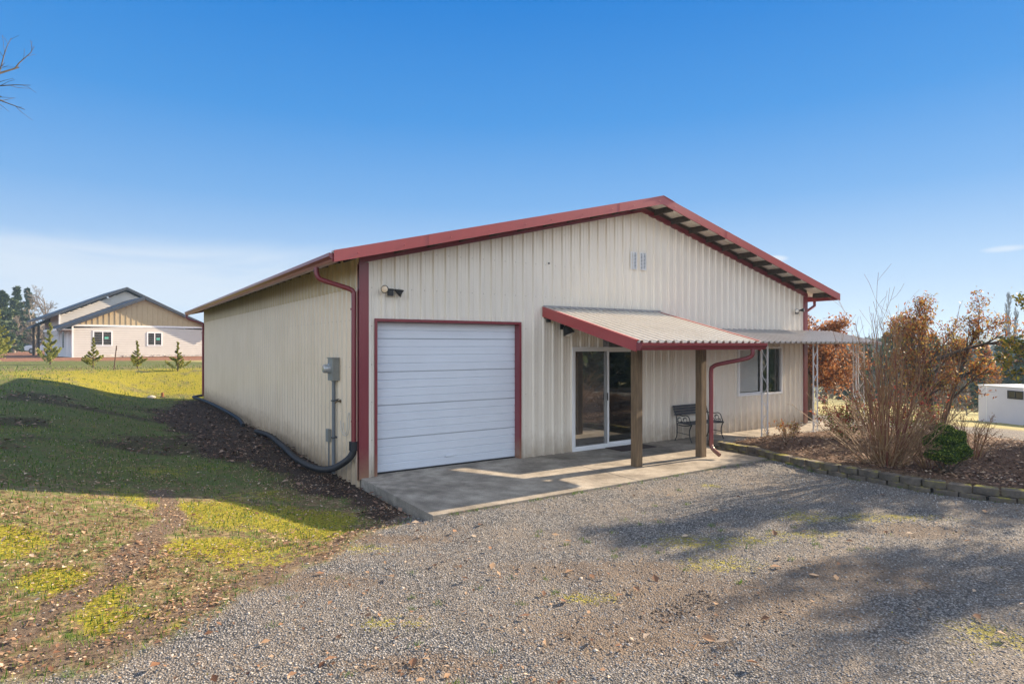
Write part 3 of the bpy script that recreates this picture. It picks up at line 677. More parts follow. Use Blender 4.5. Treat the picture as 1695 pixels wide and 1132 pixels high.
# garage door
mb = MB()
mb.box(.215, .262, -.034, -.026, 0, 2.47); mb.box(2.955, 3.0, -.034, -.026, 0, 2.47); mb.box(.262, 2.955, -.034, -.026, 2.425, 2.47)
mb.box(.256, .262, -.026, .15, 0, 2.425); mb.box(2.955, 2.961, -.026, .15, 0, 2.425); mb.box(.262, 2.955, -.026, .15, 2.425, 2.431)
mb.build('door_trim', M['red'], bld)
mb = MB(); z = .02; yb = .13
while z < 2.42:
    z2 = min(z + .1335, 2.44); x0, x1 = .263, 2.954
    pr = [(yb, z), (yb - .012, z + .010), (yb - .012, z + .060), (yb - .010, z + .066), (yb - .010, z + .070), (yb - .012, z + .076), (yb - .012, z2 - .010), (yb, z2)]
    for (ya_, za), (yb_, zb_) in zip(pr[:-1], pr[1:]): mb.add([(x0, ya_, za), (x1, ya_, za), (x1, yb_, zb_), (x0, yb_, zb_)], [(0, 1, 2, 3)])
    z = z2
M['joint'] = mat('door section joint', (.36, .39, .43), .6)
gd = mb.build('garage_door', M['doorwhite'], bld, fix=False)
for k in range(1, 5):
    mb = MB(); mb.box(.263, 2.954, .1175, .126, .02 + .534 * k - .004, .02 + .534 * k + .002); mb.build('section_joint', M['joint'], gd)
mb = MB(); mb.box(1.52, 1.70, .095, .117, .16, .19); mb.build('lift_handle', M['doorwhite'], gd, bevel=.004); gd['label'] = 'white ribbed roll-up door'
mb = MB(); mb.box(.263, 2.954, .10, .14, .0, .022); mb.build('door_seal', M['black'], gd)
mb = MB(); mb.box(.263, 2.954, -.0, .12, -.02, .004); mb.build('threshold', M['conc'], bld)
# sliding glass door
def frame(mb, x0, x1, z0, z1, y0, y1, w):
    mb.box(x0, x0 + w, y0, y1, z0, z1); mb.box(x1 - w, x1, y0, y1, z0, z1); mb.box(x0 + w, x1 - w, y0, y1, z0, z0 + w); mb.box(x0 + w, x1 - w, y0, y1, z1 - w, z1)
mb = MB(); frame(mb, 4.18, 6.035, .004, 2.018, -.045, .06, .045); sd = mb.build('sliding_door', M['vinyl'], bld, bevel=.003)
mb = MB(); frame(mb, 5.08, 5.99, .05, 1.972, .012, .045, .055); mb.build('door_sash', M['vinyl'], sd, bevel=.003)
mb = MB(); frame(mb, 4.226, 5.14, .05, 1.972, -.03, .004, .040); mb.build('screen_door', M['vinyl'], sd, bevel=.003)
mb = MB(); mb.add([(5.13, 0.028, 0.1), (5.94, 0.028, 0.1), (5.94, 0.028, 1.92), (5.13, 0.028, 1.92)], [(0, 1, 2, 3)]); mb.build('pane', M['glass'], sd)
mb = MB(); mb.add([(4.27, 0.028, 0.06), (5.09, 0.028, 0.06), (5.09, 0.028, 1.96), (4.27, 0.028, 1.96)], [(0, 1, 2, 3)]); mb.build('pane', M['glass'], sd)
scr = bpy.data.materials.new('insect screen'); scr.use_nodes = True; nt = scr.node_tree; nt.nodes.clear()
_d = N(nt, 'ShaderNodeBsdfDiffuse', i={'Color': (.12, .105, .095, 1)}); _t = N(nt, 'ShaderNodeBsdfTransparent'); _m = N(nt, 'ShaderNodeMixShader', i={0: .42}); _o = N(nt, 'ShaderNodeOutputMaterial')
nt.links.new(_t.outputs[0], _m.inputs[1]); nt.links.new(_d.outputs[0], _m.inputs[2]); nt.links.new(_m.outputs[0], _o.inputs[0])
mb = MB(); mb.add([(4.26, -.012, .085), (5.105, -.012, .085), (5.105, -.012, 1.935), (4.26, -.012, 1.935)], [(0, 1, 2, 3)]); mb.build('insect_screen', scr, sd)
mb = MB(); mb.box(5.085, 5.10, -.045, -.03, .95, 1.1); mb.build('handle', M['black'], sd)
# window
mb = MB(); frame(mb, 9.262, 11.045, .826, 2.014, -.045, .05, .05); win = mb.build('window', M['vinyl'], bld, bevel=.003)
mb = MB(); frame(mb, 9.312, 10.20, .876, 1.964, -.02, .02, .035); mb.box(10.14, 10.21, -.035, -.02, .876, 1.964); mb.build('window_sash', M['vinyl'], win, bevel=.003)
mb = MB(); mb.add([(9.34, 0.002, 0.9), (10.17, 0.002, 0.9), (10.17, 0.002, 1.94), (9.34, 0.002, 1.94)], [(0, 1, 2, 3)]); mb.build('pane', glassmat('clear window glass', see=.99, ior=1.5), win)
mb = MB(); mb.add([(10.2, 0.014, 0.87), (11.0, 0.014, 0.87), (11.0, 0.014, 1.97), (10.2, 0.014, 1.97)], [(0, 1, 2, 3)]); mb.build('pane', M['glass'], win)
mb = MB()
for k in range(-3, 14): mb.box(9.36, 10.15, .045 + .003 * (k % 2), .05 + .003 * (k % 2), 1.12 + k * .0595, 1.12 + (k + 1) * .0595 - .001)
mb.box(9.36, 10.15, .04, .056, .925, .94); mb.build('roller_shade', M['shade'], win)
# gable vents: two louvred plates
for (x0, x1) in ((5.729, 5.90), (5.99, 6.17)):
    mb = MB(); frame(mb, x0, x1, 3.62, 3.975, -.047, -.026, .012); xm = (x0 + x1) / 2; mb.box(xm - .007, xm + .007, -.047, -.027, 3.632, 3.963)
    for k in range(11):
        z = 3.64 + k * .0295
        for a, b in ((x0 + .012, xm - .007), (xm + .007, x1 - .012)): mb.add([(a, -.046, z), (b, -.046, z), (b, -.030, z + .018), (a, -.030, z + .018), (a, -.044, z - .002), (b, -.044, z - .002), (b, -.028, z + .016), (a, -.028, z + .016)], [(0, 1, 2, 3), (4, 7, 6, 5), (0, 4, 5, 1)])
    v = mb.build('gable_vent', M['vinyl'], bld); mb = MB(); mb.box(x0 + .012, x1 - .012, -.0265, -.0255, 3.632, 3.963); mb.build('vent_backing', M['slat'], v)
# small black cable stub
mb = MB(); mb.lathe([(0, .016), (.02, .016), (.028, .006)], (3.62, -.026, 3.58), (0, -1, 0), 10); mb.build('cable_stub', M['black'], bld)
# porch roof over the sliding door
mb = MB(); px0, px1 = 3.49, 6.60; pz = lambda y: 2.735 + .262 * y
al = Vector((0, -1, -.262)); roof_sheet(mb, (px0 + .01, -.035, 2.735 - .009), (1, 0, 0), al, 2.43 * 1.034, px1 - px0 - .02, .06, ribs=[(0, .042, .020, .040)], period=.178)
pr = mb.build('porch_roof', M['sheet'], bld)
def slopebox(mb, x0, x1, y0, y1, t, b):
    mb.add([(x0, y0, pz(y0) + b), (x1, y0, pz(y0) + b), (x1, y1, pz(y1) + b), (x0, y1, pz(y1) + b), (x0, y0, pz(y0) + t), (x1, y0, pz(y0) + t), (x1, y1, pz(y1) + t), (x0, y1, pz(y1) + t)],
           [(0, 3, 2, 1), (4, 5, 6, 7), (0, 1, 5, 4), (1, 2, 6, 5), (2, 3, 7, 6), (3, 0, 4, 7)])
mb = MB(); slopebox(mb, px0 - .02, px0, -.03, -2.44, .03, -.145); slopebox(mb, px0 - .02, px0 + .07, -.03, -2.44, .040, .030); mb.build('rake_trim', M['redroof'], pr)
mb = MB(); slopebox(mb, px1, px1 + .02, -.03, -2.44, .03, -.145); slopebox(mb, px1 - .07, px1 + .02, -.03, -2.44, .040, .030); mb.build('rake_trim', M['redroof'], pr)
mb = MB(); mb.box(px0, px1, -.05, -.027, 2.745, 2.79); mb.box(px0, px1, -.12, -.05, 2.742, 2.748); mb.build('flashing', M['galv'], pr)
mb = MB()
for x in np.arange(px0 + .06, px1, .6): slopebox(mb, x, x + .04, -.06, -2.38, -.012, -.115)
mb.box(px0 + .02, px1 - .02, -1.79, -1.65, 2.02, 2.16); mb.box(px0 + .02, px1 - .02, -.075, -.035, 2.55, 2.69); mb.build('rafter', M['darkwood'], pr)
mb = MB(); slopebox(mb, px0 + .11, px1 - .02, -.3, -.32, 0, -.001); 
# porch gutter runs along x: reuse K profile
mb = MB(); h, w, gz0 = .115, .12, 1.975; prf = [(0, h), (0, 0), (-w * .62, 0), (-w * .72, h * .3), (-w, h * .62), (-w, h), (-w * .93, h), (-w * .93, h * .66), (-w * .66, h * .33), (-w * .58, .008), (-.008, .008), (-.008, h)]
n = len(prf); mb.add([(x, -2.445 + a, gz0 + b) for x in (px0 - .02, px1 + .03) for a, b in prf], [(i, (i + 1) % n, (i + 1) % n + n, i + n) for i in range(n)])
for x, d in ((px0 - .02, .004), (px1 + .03, -.004)):
    e = [(x, -2.445, gz0), (x, -2.445 - w * .62, gz0), (x, -2.445 - w * .72, gz0 + h * .3), (x, -2.445 - w, gz0 + h * .62), (x, -2.445 - w, gz0 + h), (x, -2.445, gz0 + h)]
    mb.add(e + [(p[0] + d, p[1], p[2]) for p in e], [(0, 1, 2, 3, 4, 5), (11, 10, 9, 8, 7, 6)])
pg = mb.build('gutter', M['red'], pr)
downspout(pr, [(6.28, -2.50, 1.985), (6.28, -2.50, 1.90), (6.27, -2.47, 1.85), (6.20, -2.36, 1.80), (5.99, -2.02, 1.71), (5.94, -1.92, 1.66), (5.93, -1.885, 1.58), (5.93, -1.885, 1.2), (5.93, -1.885, .32), (5.93, -1.89, .22), (5.93, -1.94, .15), (5.92, -2.08, .075)], .037)
for x in (4.205, 5.85):
    mb = MB(); mb.box(x - .07, x + .07, -1.79, -1.65, 0, 2.02)
    o = mb.build('post', M['wood'], pr, bevel=.006)
# second awning over the walkway, on white lattice posts
mb = MB(); cz = lambda y: 2.42 + .235 * y
al = Vector((0, -1, -.235)); roof_sheet(mb, (6.63, -.035, 2.412), (1, 0, 0), al, 1.36, 6.65, .05, ribs=[(0, .048, .022, .036)], period=.20)
aw = mb.build('awning_roof', M['galv'], bld)
mb = MB(); mb.box(13.27, 13.29, -1.36, -.03, 2.085, 2.10); mb.add([(13.275, -.03, 2.36), (13.295, -.03, 2.36), (13.295, -1.37, 2.05), (13.275, -1.37, 2.05), (13.275, -.03, 2.45), (13.295, -.03, 2.45), (13.295, -1.37, 2.125), (13.275, -1.37, 2.125)], [(0, 3, 2, 1), (4, 5, 6, 7), (0, 1, 5, 4), (1, 2, 6, 5), (2, 3, 7, 6), (3, 0, 4, 7)])
mb.box(6.66, 13.2, -1.09, -1.05, 2.08, 2.135); mb.build('awning_edge', M['whitemetal'], aw)
def lattice_post(x, y, rz, zb=0):
    """two square tubes with scrolled flat bar between"""
    mb = MB(); w = .072; c, s_ = math.cos(rz), math.sin(rz)
    P = lambda a, z: (x + a * c, y + a * s_, z)
    for a in (-w, w): mb.tube([P(a, zb), P(a, 2.09)], .016, 4)
    z = zb + .08; k = 0
    while z < 1.95:
        sg = 1 if k % 2 else -1; pts = []
        for t in np.linspace(0, 1, 12): pts.append(P(sg * (w - .014) * math.cos(math.pi * t), z + .26 * t))
        mb.tube(pts, .0075, 5)
        cc = z + .13
        pts = [P(sg * .022 + .030 * math.cos(q) * (1 - q / 12), cc + .034 * math.sin(q) * (1 - q / 12)) for q in np.linspace(0, 6.6, 14)]; mb.tube(pts, .0045, 5)
        z += .27; k += 1
    mb.box(x - .09, x + .09, y - .09, y + .09, zb + .001, zb + .008)
    return mb.build('lattice_post', M['whitemetal'], aw)
lattice_post(8.76, -1.07, math.pi / 2); lattice_post(10.72, -1.09, -.12); lattice_post(12.55, -1.07, 0); lattice_post(12.86, -1.07, math.pi / 2)

# ------------------------------------------------------------------ slabs
pv = MB(); pv.box(0, 3.445, -2.5, .001, -.20, 0); pv.box(3.455, 6.72, -2.5, .001, -.20, 0); pv.box(3.444, 3.456, -2.49, 0, -.2, -.015)
tag(pv.build('concrete_apron', M['conc'], None, bevel=.006), 'grey concrete apron in front of the white roll-up door', None, None, 'structure')
pv = MB(); pv.box(6.728, 9.4, -1.15, .001, -.20, -.002); pv.box(9.41, 12.0, -1.15, .001, -.20, -.002); pv.box(12.01, 13.7, -1.15, .001, -.2, -.002)
tag(pv.build('walkway', M['conc'], None, bevel=.006), kind='structure')
fl = MB(); fl.box(.02, W - .02, .003, LB - .02, -.15, -.004); fo = fl.build('foundation', M['conc'], bld)
# stones of the raised bed
random.seed(5)
path = []
for y in np.arange(-12, -1.0, .02): path.append(Vector((float(wallx(y)), float(y), 0)))
path.append(Vector((7.08, -1.16, 0)))
mb = MB(); acc = 0
L_ = [0]
for a, b in zip(path[:-1], path[1:]): L_.append(L_[-1] + (b - a).length)
tot = L_[-1]
def pat(s):
    i = min(max(np.searchsorted(L_, s) - 1, 0), len(path) - 2); t = (s - L_[i]) / max(L_[i + 1] - L_[i], 1e-6); return path[i].lerp(path[i + 1], t), (path[i + 1] - path[i]).normalized()
for course in (0, 1):
    s = .15 * course
    while s < tot - .1:
        ln = .30 + random.uniform(-.012, .012); c, d = pat(s + ln / 2); nrm = Vector((d.y, -d.x, 0)); nrm = nrm if nrm.x < 0 else -nrm
        c = c + nrm * (.0 + .028 * (1 - course)) + nrm * random.uniform(-.014, .014); z0 = -.10 + course * .102 + random.uniform(-.006, .004) * course; tilt = random.uniform(-.06, .06)
        h = .100; poly = []
        for t in np.linspace(-1, 1, 7): poly.append((t * ln * .485, .095 - .04 * t * t))
        poly += [(ln * .40, -.10), (-ln * .40, -.10)]
        vs = []
        cs, sn = math.cos(tilt), math.sin(tilt)
        for zz_ in (z0, z0 + h):
            for a, b in poly:
                a2 = a * cs - b * sn; b2 = a * sn + b * cs; p = c + d * a2 + nrm * b2; vs.append((p.x, p.y, zz_))
        n = len(poly); mb.mi = 0; mb.add(vs, [tuple(range(n)), tuple(range(2 * n - 1, n - 1, -1))] + [(i, i + n, (i + 1) % n + n, (i + 1) % n) for i in range(n)])
        s += ln
# moss on the tops: thin patches of real moss handled by the material
def mossstone():
    m = M['stone']; nt = m.node_tree; b = nt.nodes['Principled BSDF']; src = b.inputs['Base Color'].links[0].from_socket
    g = N(nt, 'ShaderNodeNewGeometry'); sx = N(nt, 'ShaderNodeSeparateXYZ'); nt.links.new(g.outputs['True Normal'], sx.inputs[0])
    t = nt.nodes['Texture Coordinate'] if 'Texture Coordinate' in nt.nodes else N(nt, 'ShaderNodeTexCoord')
    n = N(nt, 'ShaderNodeTexNoise', i={'Scale': 3.2, 'Detail': 7, 'Roughness': .7}); nt.links.new(t.outputs['Object'], n.inputs['Vector'])
    mr = N(nt, 'ShaderNodeMapRange', i={'From Min': .50, 'From Max': .60}); nt.links.new(n.outputs[0], mr.inputs['Value'])
    mu = N(nt, 'ShaderNodeMath', operation='MULTIPLY', use_clamp=True); nt.links.new(mr.outputs[0], mu.inputs[0])
    up = N(nt, 'ShaderNodeMapRange', i={'From Min': .2, 'From Max': .8, 'To Min': .15}); nt.links.new(sx.outputs[2], up.inputs['Value']); nt.links.new(up.outputs[0], mu.inputs[1])
    mx = N(nt, 'ShaderNodeMixRGB'); mx.inputs[2].default_value = (.30, .26, .03, 1); nt.links.new(mu.outputs[0], mx.inputs[0]); nt.links.new(src, mx.inputs[1]); nt.links.new(mx.outputs[0], b.inputs['Base Color'])
mossstone()
gw = mb.build('garden_wall', M['stone'], None, bevel=.010)
tag(gw, 'low curved wall of mossy stacked blocks holding the planting bed', 'garden wall')

# ------------------------------------------------------------------ fixtures on the walls
def bell(mb, o, ax, s=1.0): mb.lathe([(0, .022 * s), (.03 * s, .026 * s), (.05 * s, .034 * s), (.10 * s, .058 * s), (.135 * s, .066 * s), (.14 * s, .060 * s)], o, ax, 18)
def floodlight(label, x, z, dirs, lensm, s=1.0, y=0.0, off=.085):
    t = thing('floodlight', label, 'floodlight', (x, y, z), group='twin floodlights on the gable wall')
    mb = MB(); mb.box(-.045, .045, -.075, -.028, -.09, .025); mb.tube([(-.06, -.07, .005), (.06, -.07, .005)], .014, 8); mb.build('mount', M['black'], t, bevel=.004)
    for sx, d, lm in zip((-1, 1), dirs, lensm):
        d = Vector(d).normalized(); o = Vector((sx * off * .7, -.085, .005)); mb = MB(); bell(mb, o, d, s); mb.tube([(sx * .05, -.07, .005), o + d * .01], .012, 8)
        h = mb.build('lamp_head', M['black'], t, smooth=True); mb = MB(); mb.lathe([(.128 * s, .058 * s), (.139 * s, .057 * s), (.147 * s, .035 * s), (.149 * s, .006 * s)], o, d, 18); mb.build('lens', M[lm], h, smooth=True)
    return t
floodlight('black floodlight with one warm round lens, beside the red corner above the roll-up door', .47, 2.92, [(-.75, -.80, -.05), (.75, -.42, -.45)], ['lensw', 'lens'], .95)
floodlight('small grey floodlight high at the far end of the gable, above the awning', 11.66, 2.95, [(-.7, -.5, -.2), (.4, -.9, .05)], ['lens', 'lens'], .8)
t = thing('porch_light', 'black shaded lamp hanging under the red porch roof beside the glass door', 'lamp', (3.93, 0, 2.40))
mb = MB(); mb.box(-.04, .04, -.055, -.027, -.05, .05); mb.tube(smoothpath([(0, -.05, .02), (0, -.12, .06), (0, -.16, .03)], 4), .011, 8); mb.build('mount', M['black'], t, smooth=False)
mb = MB(); mb.lathe([(0, .04), (.03, .07), (.09, .085), (.17, .12), (.175, .11)], (0, -.15, .02), (.25, -.3, -.92), 18); h = mb.build('lamp_shade', M['black'], t, smooth=True)
mb = MB(); mb.lathe([(.15, .09), (.19, .08), (.215, .045), (.22, .005)], (0, -.15, .02), (.25, -.3, -.92), 16); mb.build('lens', M['lens'], h, smooth=True)
t = thing('junction_box', 'tiny black box tucked at the left top corner under the porch roof', 'junction box', (3.60, 0, 2.52))
mb = MB(); mb.box(-.035, .035, -.08, -.027, -.04, .04); mb.build('box', M['black'], t, bevel=.004); mb = MB(); mb.tube([(0, -.05, .04), (0, -.05, .09)], .008, 8); mb.build('conduit', M['black'], t)
# electric meter on the side wall
t = thing('electric_meter', 'grey electric meter box with round glass dial and conduit on the side wall', 'electric meter')
mb = MB(); mb.box(-.15, -.026, .93, 1.18, 1.46, 1.84); mb.box(-.165, -.026, .92, 1.19, 1.83, 1.845); mb.build('meter_box', M['grey'], t, bevel=.006)
mb = MB(); mb.lathe([(0, .085), (.03, .085), (.035, .075), (.10, .072), (.115, .06), (.118, .01)], (-.15, 1.06, 1.66), (-1, 0, 0), 24); mb.build('dial', mat('meter glass', (.42, .44, .45), .12, spec=.8, metal=.3), t, smooth=True)
mb = MB(); mb.tube([(-.085, 1.06, 1.47), (-.085, 1.06, 1.44)], .038, 14); mb.tube([(-.085, 1.06, 1.45), (-.085, 1.06, -.1)], .030, 14); mb.build('conduit', M['pvc'], t, smooth=True)
for z in (1.12, .50):
    mb = MB(); mb.box(-.12, -.024, 1.02, 1.10, z - .01, z + .01); mb.box(-.03, -.022, .96, 1.16, z - .012, z + .012); mb.build('strap', M['slat'], t)
t = thing('junction_box', 'small grey box low on the side wall behind the meter conduit', 'junction box')
mb = MB(); mb.box(-.085, -.026, 1.38, 1.50, .38, .60); mb.build('box', M['grey'], t, bevel=.005); mb = MB(); mb.tube([(-.05, 1.44, .38), (-.05, 1.44, -.08)], .013, 10); mb.build('conduit', M['pvc'], t)
t = thing('garden_tap', 'dark brass tap on the side wall between meter conduit and downspout', 'tap')
mb = MB(); mb.tube([(-.02, .90, 1.12), (-.09, .90, 1.12), (-.11, .90, 1.09)], .014, 10); mb.lathe([(0, .03), (.006, .03)], (-.022, .90, 1.12), (-1, 0, 0), 12); mb.build('spout', M['brass'], t, smooth=True)
mb = MB(); mb.lathe([(0, .006), (.03, .006), (.032, .028), (.040, .028)], (-.06, .90, 1.12), (-.3, 0, 1), 12); mb.build('handle', M['iron'], t)
mb = MB(); mb.tube(smoothpath([(-.03, .86, .80), (-.07, .70, .66), (-.08, .5, .60), (-.07, .36, .66), (-.06, .33, .85), (-.05, .38, .98), (-.03, .42, .93)], 5), .007, 6); mb.tube(smoothpath([(-.03, .72, .78), (-.07, .56, .64), (-.07, .42, .68), (-.05, .44, .92), (-.03, .47, .96)], 5), .006, 6)
tag(mb.build('cable_loop', M['cable'], None, smooth=True), 'pale looped cable hanging from the side wall near the red corner', 'cable')
# corrugated drain pipe
def corrpipe(mb, pts, r=.055, pitch=.018):
    pts = smoothpath(pts, 10); out = []; rs = []; acc = 0; k = 0
    D = [0]
    for a, b in zip(pts[:-1], pts[1:]): D.append(D[-1] + (b - a).length)
    n = int(D[-1] / pitch * 2); 
    for i in range(n + 1):
        s = D[-1] * i / n; j = min(max(int(np.searchsorted(D, s)) - 1, 0), len(pts) - 2); t_ = (s - D[j]) / max(D[j + 1] - D[j], 1e-6)
        out.append(pts[j].lerp(pts[j + 1], t_)); rs.append(r if i % 2 else r * .9)
    mb.tube(out, rs, 12)
mb = MB(); corrpipe(mb, [(-.078, .09, .46), (-.09, .12, .36), (-.14, .25, .24), (-.22, .6, .08), (-.30, 1.0, .0), (-.38, 1.5, -.01), (-.42, 2.3, .02), (-.36, 3.4, .06), (-.36, 4.6, .12), (-.42, 5.6, .10)])
mb.box(-.135, -.034, .03, .14, .42, .56)
tag(mb.build('drain_pipe', M['blackpipe'], None, smooth=True), 'black corrugated drain pipe curving from the near downspout along the side wall', 'drain pipe')
mb = MB(); corrpipe(mb, [(-.35, 7.6, .02), (-.32, 8.6, .10), (-.30, 11.8, .10), (-.34, 15.0, .08), (-.46, 17.0, .07), (-.30, 17.5, .06), (-.09, 17.5, .10)], .05, .03)
tag(mb.build('drain_pipe', M['blackpipe'], None, smooth=True), 'thin dark drain hose in the leaves towards the far downspout', 'drain pipe')
# door mat
mb = MB(); mb.box(5.02, 5.98, -.52, -.02, .001, .014); tag(mb.build('door_mat', M['matrug'], None, bevel=.003), 'dark brown door mat on the slab before the glass door', 'door mat')
# bench
t = thing('garden_bench', 'slatted bench with black scrolled iron ends against the wall under the porch', 'bench', (7.49, -.32, 0))
def bench_end(x):
    mb = MB(); Q = lambda y, z: (x, y, z)
    mb.tube(smoothpath([Q(.20, .0), Q(.19, .03), Q(.155, .10), (x, .145, .22), Q(.15, .36), Q(.165, .5), Q(.20, .62), Q(.245, .74)], 5), [.018, .016] + [.012] * 33 + [.011], 7)
    mb.tube(smoothpath([Q(-.25, .0), Q(-.235, .035), Q(-.20, .12), Q(-.19, .22), Q(-.215, .31), Q(-.25, .37)], 5), [.018, .016] + [.012] * 24, 7)
    mb.tube(smoothpath([Q(.15, .35), Q(.0, .335), Q(-.15, .35), Q(-.25, .375)], 5), .012, 7)
    mb.tube(smoothpath([Q(-.19, .16), Q(0, .17), Q(.148, .18)], 4), .008, 6); mb.lathe([(-.02, .005), (0, .013), (.02, .005)], Q(0, .17), (0, 1, 0), 8)
    mb.tube(smoothpath([Q(.175, .54), Q(.10, .56), Q(.0, .545), Q(-.10, .56), Q(-.17, .53), Q(-.20, .46), Q(-.235, .385)], 5), .010, 7)
    for cy, cz_, r in ((.08, .45, .058), (-.07, .46, .058), (.01, .40, .03), (.13, .40, .028), (-.15, .41, .03)):
        mb.tube([Q(cy + r * math.cos(a) * (1 - a / 22), cz_ + r * math.sin(a) * (1 - a / 22)) for a in np.linspace(0, 8.2, 20)], .0065, 5)
    return mb.build('side_frame', M['iron'], t, smooth=True)
bench_end(-.52); bench_end(.52)
mb = MB()
for y in (-.20, -.125, -.05, .025, .10): mb.box(-.54, .54, y - .028, y + .028, .372, .390)
mb.build('seat', M['slat'], t, bevel=.003)
mb = MB()
for k, (y, z) in enumerate(((.195, .56), (.21, .615), (.228, .67), (.245, .725))): mb.box(-.545, .545, y - .009, y + .009, z - .023, z + .023)
mb.build('backrest', M['slat'], t, bevel=.003)

# ------------------------------------------------------------------ trees and plants
class Tree:
    def __init__(s, seed): s.g = random.Random(seed); s.seg = []; s.tips = []; s.lv = []
    def grow(s, p, d, L, r, lev, P):
        """P: per level dict(n=children, sp=spread, w=wander, up=lift, lr=length ratio, rr=radius ratio, seg=segments, start=fraction)"""
        g = s.g; q = P[min(lev, len(P) - 1)]; n = q.get('seg', 5); step = L / n; pts = [p.copy()]; rr = [r]; d = d.normalized()
        for i in range(n):
            d = (d + Vector((g.gauss(0, 1), g.gauss(0, 1), g.gauss(0, 1))) * q.get('w', .1) + Vector((0, 0, q.get('up', 0)))).normalized()
            p = p + d * step; r2 = r * (1 - (i + 1) / n * q.get('tap', .75)); pts.append(p.copy()); rr.append(max(r2, q.get('rmin', .002)))
        for i in range(n): s.seg.append((pts[i], pts[i + 1], rr[i], rr[i + 1]))
        s.tips.append((pts, d, lev))
        if lev + 1 < len(P):
            nc = q['n']; st = q.get('start', .3)
            for k in range(nc):
                f = st + (1 - st) * (k + g.random() * .8) / nc; x = min(f, .999) * n; i = int(x); pp = pts[i].lerp(pts[i + 1], x - i); dd = (pts[i + 1] - pts[i]).normalized()
                a = Vector((g.gauss(0, 1), g.gauss(0, 1), g.gauss(0, 1))); a = (a - dd * a.dot(dd)).normalized(); sp = q['sp'] * g.uniform(.7, 1.25)
                s.grow(pp, dd * math.cos(sp) + a * math.sin(sp), L * q['lr'] * g.uniform(.7, 1.15) * (1.15 - .6 * f), rr[i] * q.get('rr', .55), lev + 1, P)
    def tubes(s, name, m, parent=None, sides=4, big=7, smooth=True):
        V = []; F = []; segs = s.seg
        P0 = np.array([a[0] for a in segs]); P1 = np.array([a[1] for a in segs]); r0 = np.array([a[2] for a in segs]); r1 = np.array([a[3] for a in segs])
        out = []
        for sel, k in ((r0 > .02, big), (r0 <= .02, sides)):
            if not sel.any(): continue
            a, b, ra, rb = P0[sel], P1[sel], r0[sel], r1[sel]; n = len(a); d = b - a; d /= np.linalg.norm(d, axis=1)[:, None] + 1e-9
            b = b + d * (rb * .3)[:, None]
            ref = np.where(np.abs(d[:, 2:3]) < .9, np.array([[0, 0, 1.]]), np.array([[1., 0, 0]])); u = np.cross(d, ref); u /= np.linalg.norm(u, axis=1)[:, None]; w = np.cross(d, u)
            t = np.arange(k) * 2 * np.pi / k; cs = np.cos(t)[None, :, None]; sn = np.sin(t)[None, :, None]
            ring = u[:, None] * cs + w[:, None] * sn
            vv_ = np.concatenate([a[:, None] + ring * ra[:, None, None], b[:, None] + ring * rb[:, None, None]], 1)
            q = np.arange(k); fq = np.stack([q, (q + 1) % k, (q + 1) % k + k, q + k], 1)
            base = (np.arange(n) * 2 * k + sum(len(o) for o in out))[:, None, None]
            F.append((fq[None] + base).reshape(-1, 4)); out.append(vv_.reshape(-1, 3))
        return meshobj(name, np.concatenate(out), np.concatenate(F), m, parent, smooth=smooth)
    def leaves(s, name, m, parent, n, size, levs, seed=1, asp=.5, jit=.06, hang=0, flat=0, keep=None):
        g = np.random.RandomState(seed); br = [t for t in s.tips if t[2] in levs]; idx = g.randint(0, len(br), n); f = g.rand(n) ** .7; P = np.empty((n, 3))
        for i in range(n):
            pts = br[idx[i]][0]; x = f[i] * (len(pts) - 1) * .999; j = int(x); P[i] = pts[j].lerp(pts[j + 1], x - j)
        P += g.randn(n, 3) * jit
        if keep is not None: P = P[keep(P)]
        n = len(P); up = None if not hang else np.tile(np.array([[0, 0, -1.]]), (n, 1)) * hang + g.randn(n, 3) * .5
        V, F = leafmesh(P, size * (.6 + .8 * g.rand(n)), g, asp=asp, up=up, flat=flat); return meshobj(name, V, F, m, parent)
LM = dict(
    oak=leafmat('dry oak leaf', [(0, (.13, .045, .018)), (.35, (.28, .10, .035)), (.7, (.42, .19, .07)), (1, (.58, .34, .16))], .4),
    orange=leafmat('orange leaf', [(0, (.12, .05, .02)), (.3, (.26, .09, .03)), (.55, (.46, .18, .05)), (.8, (.30, .26, .05)), (1, (.55, .38, .12))], .4),
    yellow=leafmat('yellow green leaf', [(0, (.05, .07, .012)), (.4, (.16, .17, .02)), (.8, (.42, .33, .05)), (1, (.5, .26, .05))], .4),
    red=leafmat('red leaf', [(0, (.16, .015, .02)), (.5, (.42, .04, .03)), (1, (.5, .16, .07))], .35),
    box=leafmat('boxwood leaf', [(0, (.03, .065, .015)), (.5, (.075, .14, .025)), (.8, (.18, .27, .035)), (1, (.40, .45, .07))], .4, .4),
    needle=leafmat('fir needles', [(0, (.02, .045, .022)), (.6, (.05, .085, .035)), (1, (.12, .16, .06))], .3),
    sap=leafmat('young cypress spray', [(0, (.13, .15, .035)), (.5, (.28, .30, .06)), (1, (.50, .48, .14))], .45),
    litter=leafmat('fallen leaf', [(0, (.10, .045, .025)), (.4, (.26, .14, .08)), (.75, (.42, .28, .17)), (1, (.62, .50, .38))], .15, .7),
    darklitter=leafmat('old fallen leaf', [(0, (.035, .022, .016)), (.5, (.11, .06, .04)), (.85, (.22, .13, .09)), (1, (.40, .29, .22))], .1, .7),
    blade=leafmat('grass blade', [(0, (.04, .09, .012)), (.5, (.09, .18, .025)), (.85, (.18, .27, .05)), (1, (.38, .33, .15))], .35, .6),
    mossb=leafmat('moss tuft', [(0, (.08, .12, .012)), (.4, (.22, .24, .02)), (.75, (.40, .36, .03)), (1, (.50, .42, .07))], .3, .8),
    dry=leafmat('dry twig leaf', [(0, (.22, .13, .07)), (1, (.45, .32, .2))], .3))
V3 = Vector
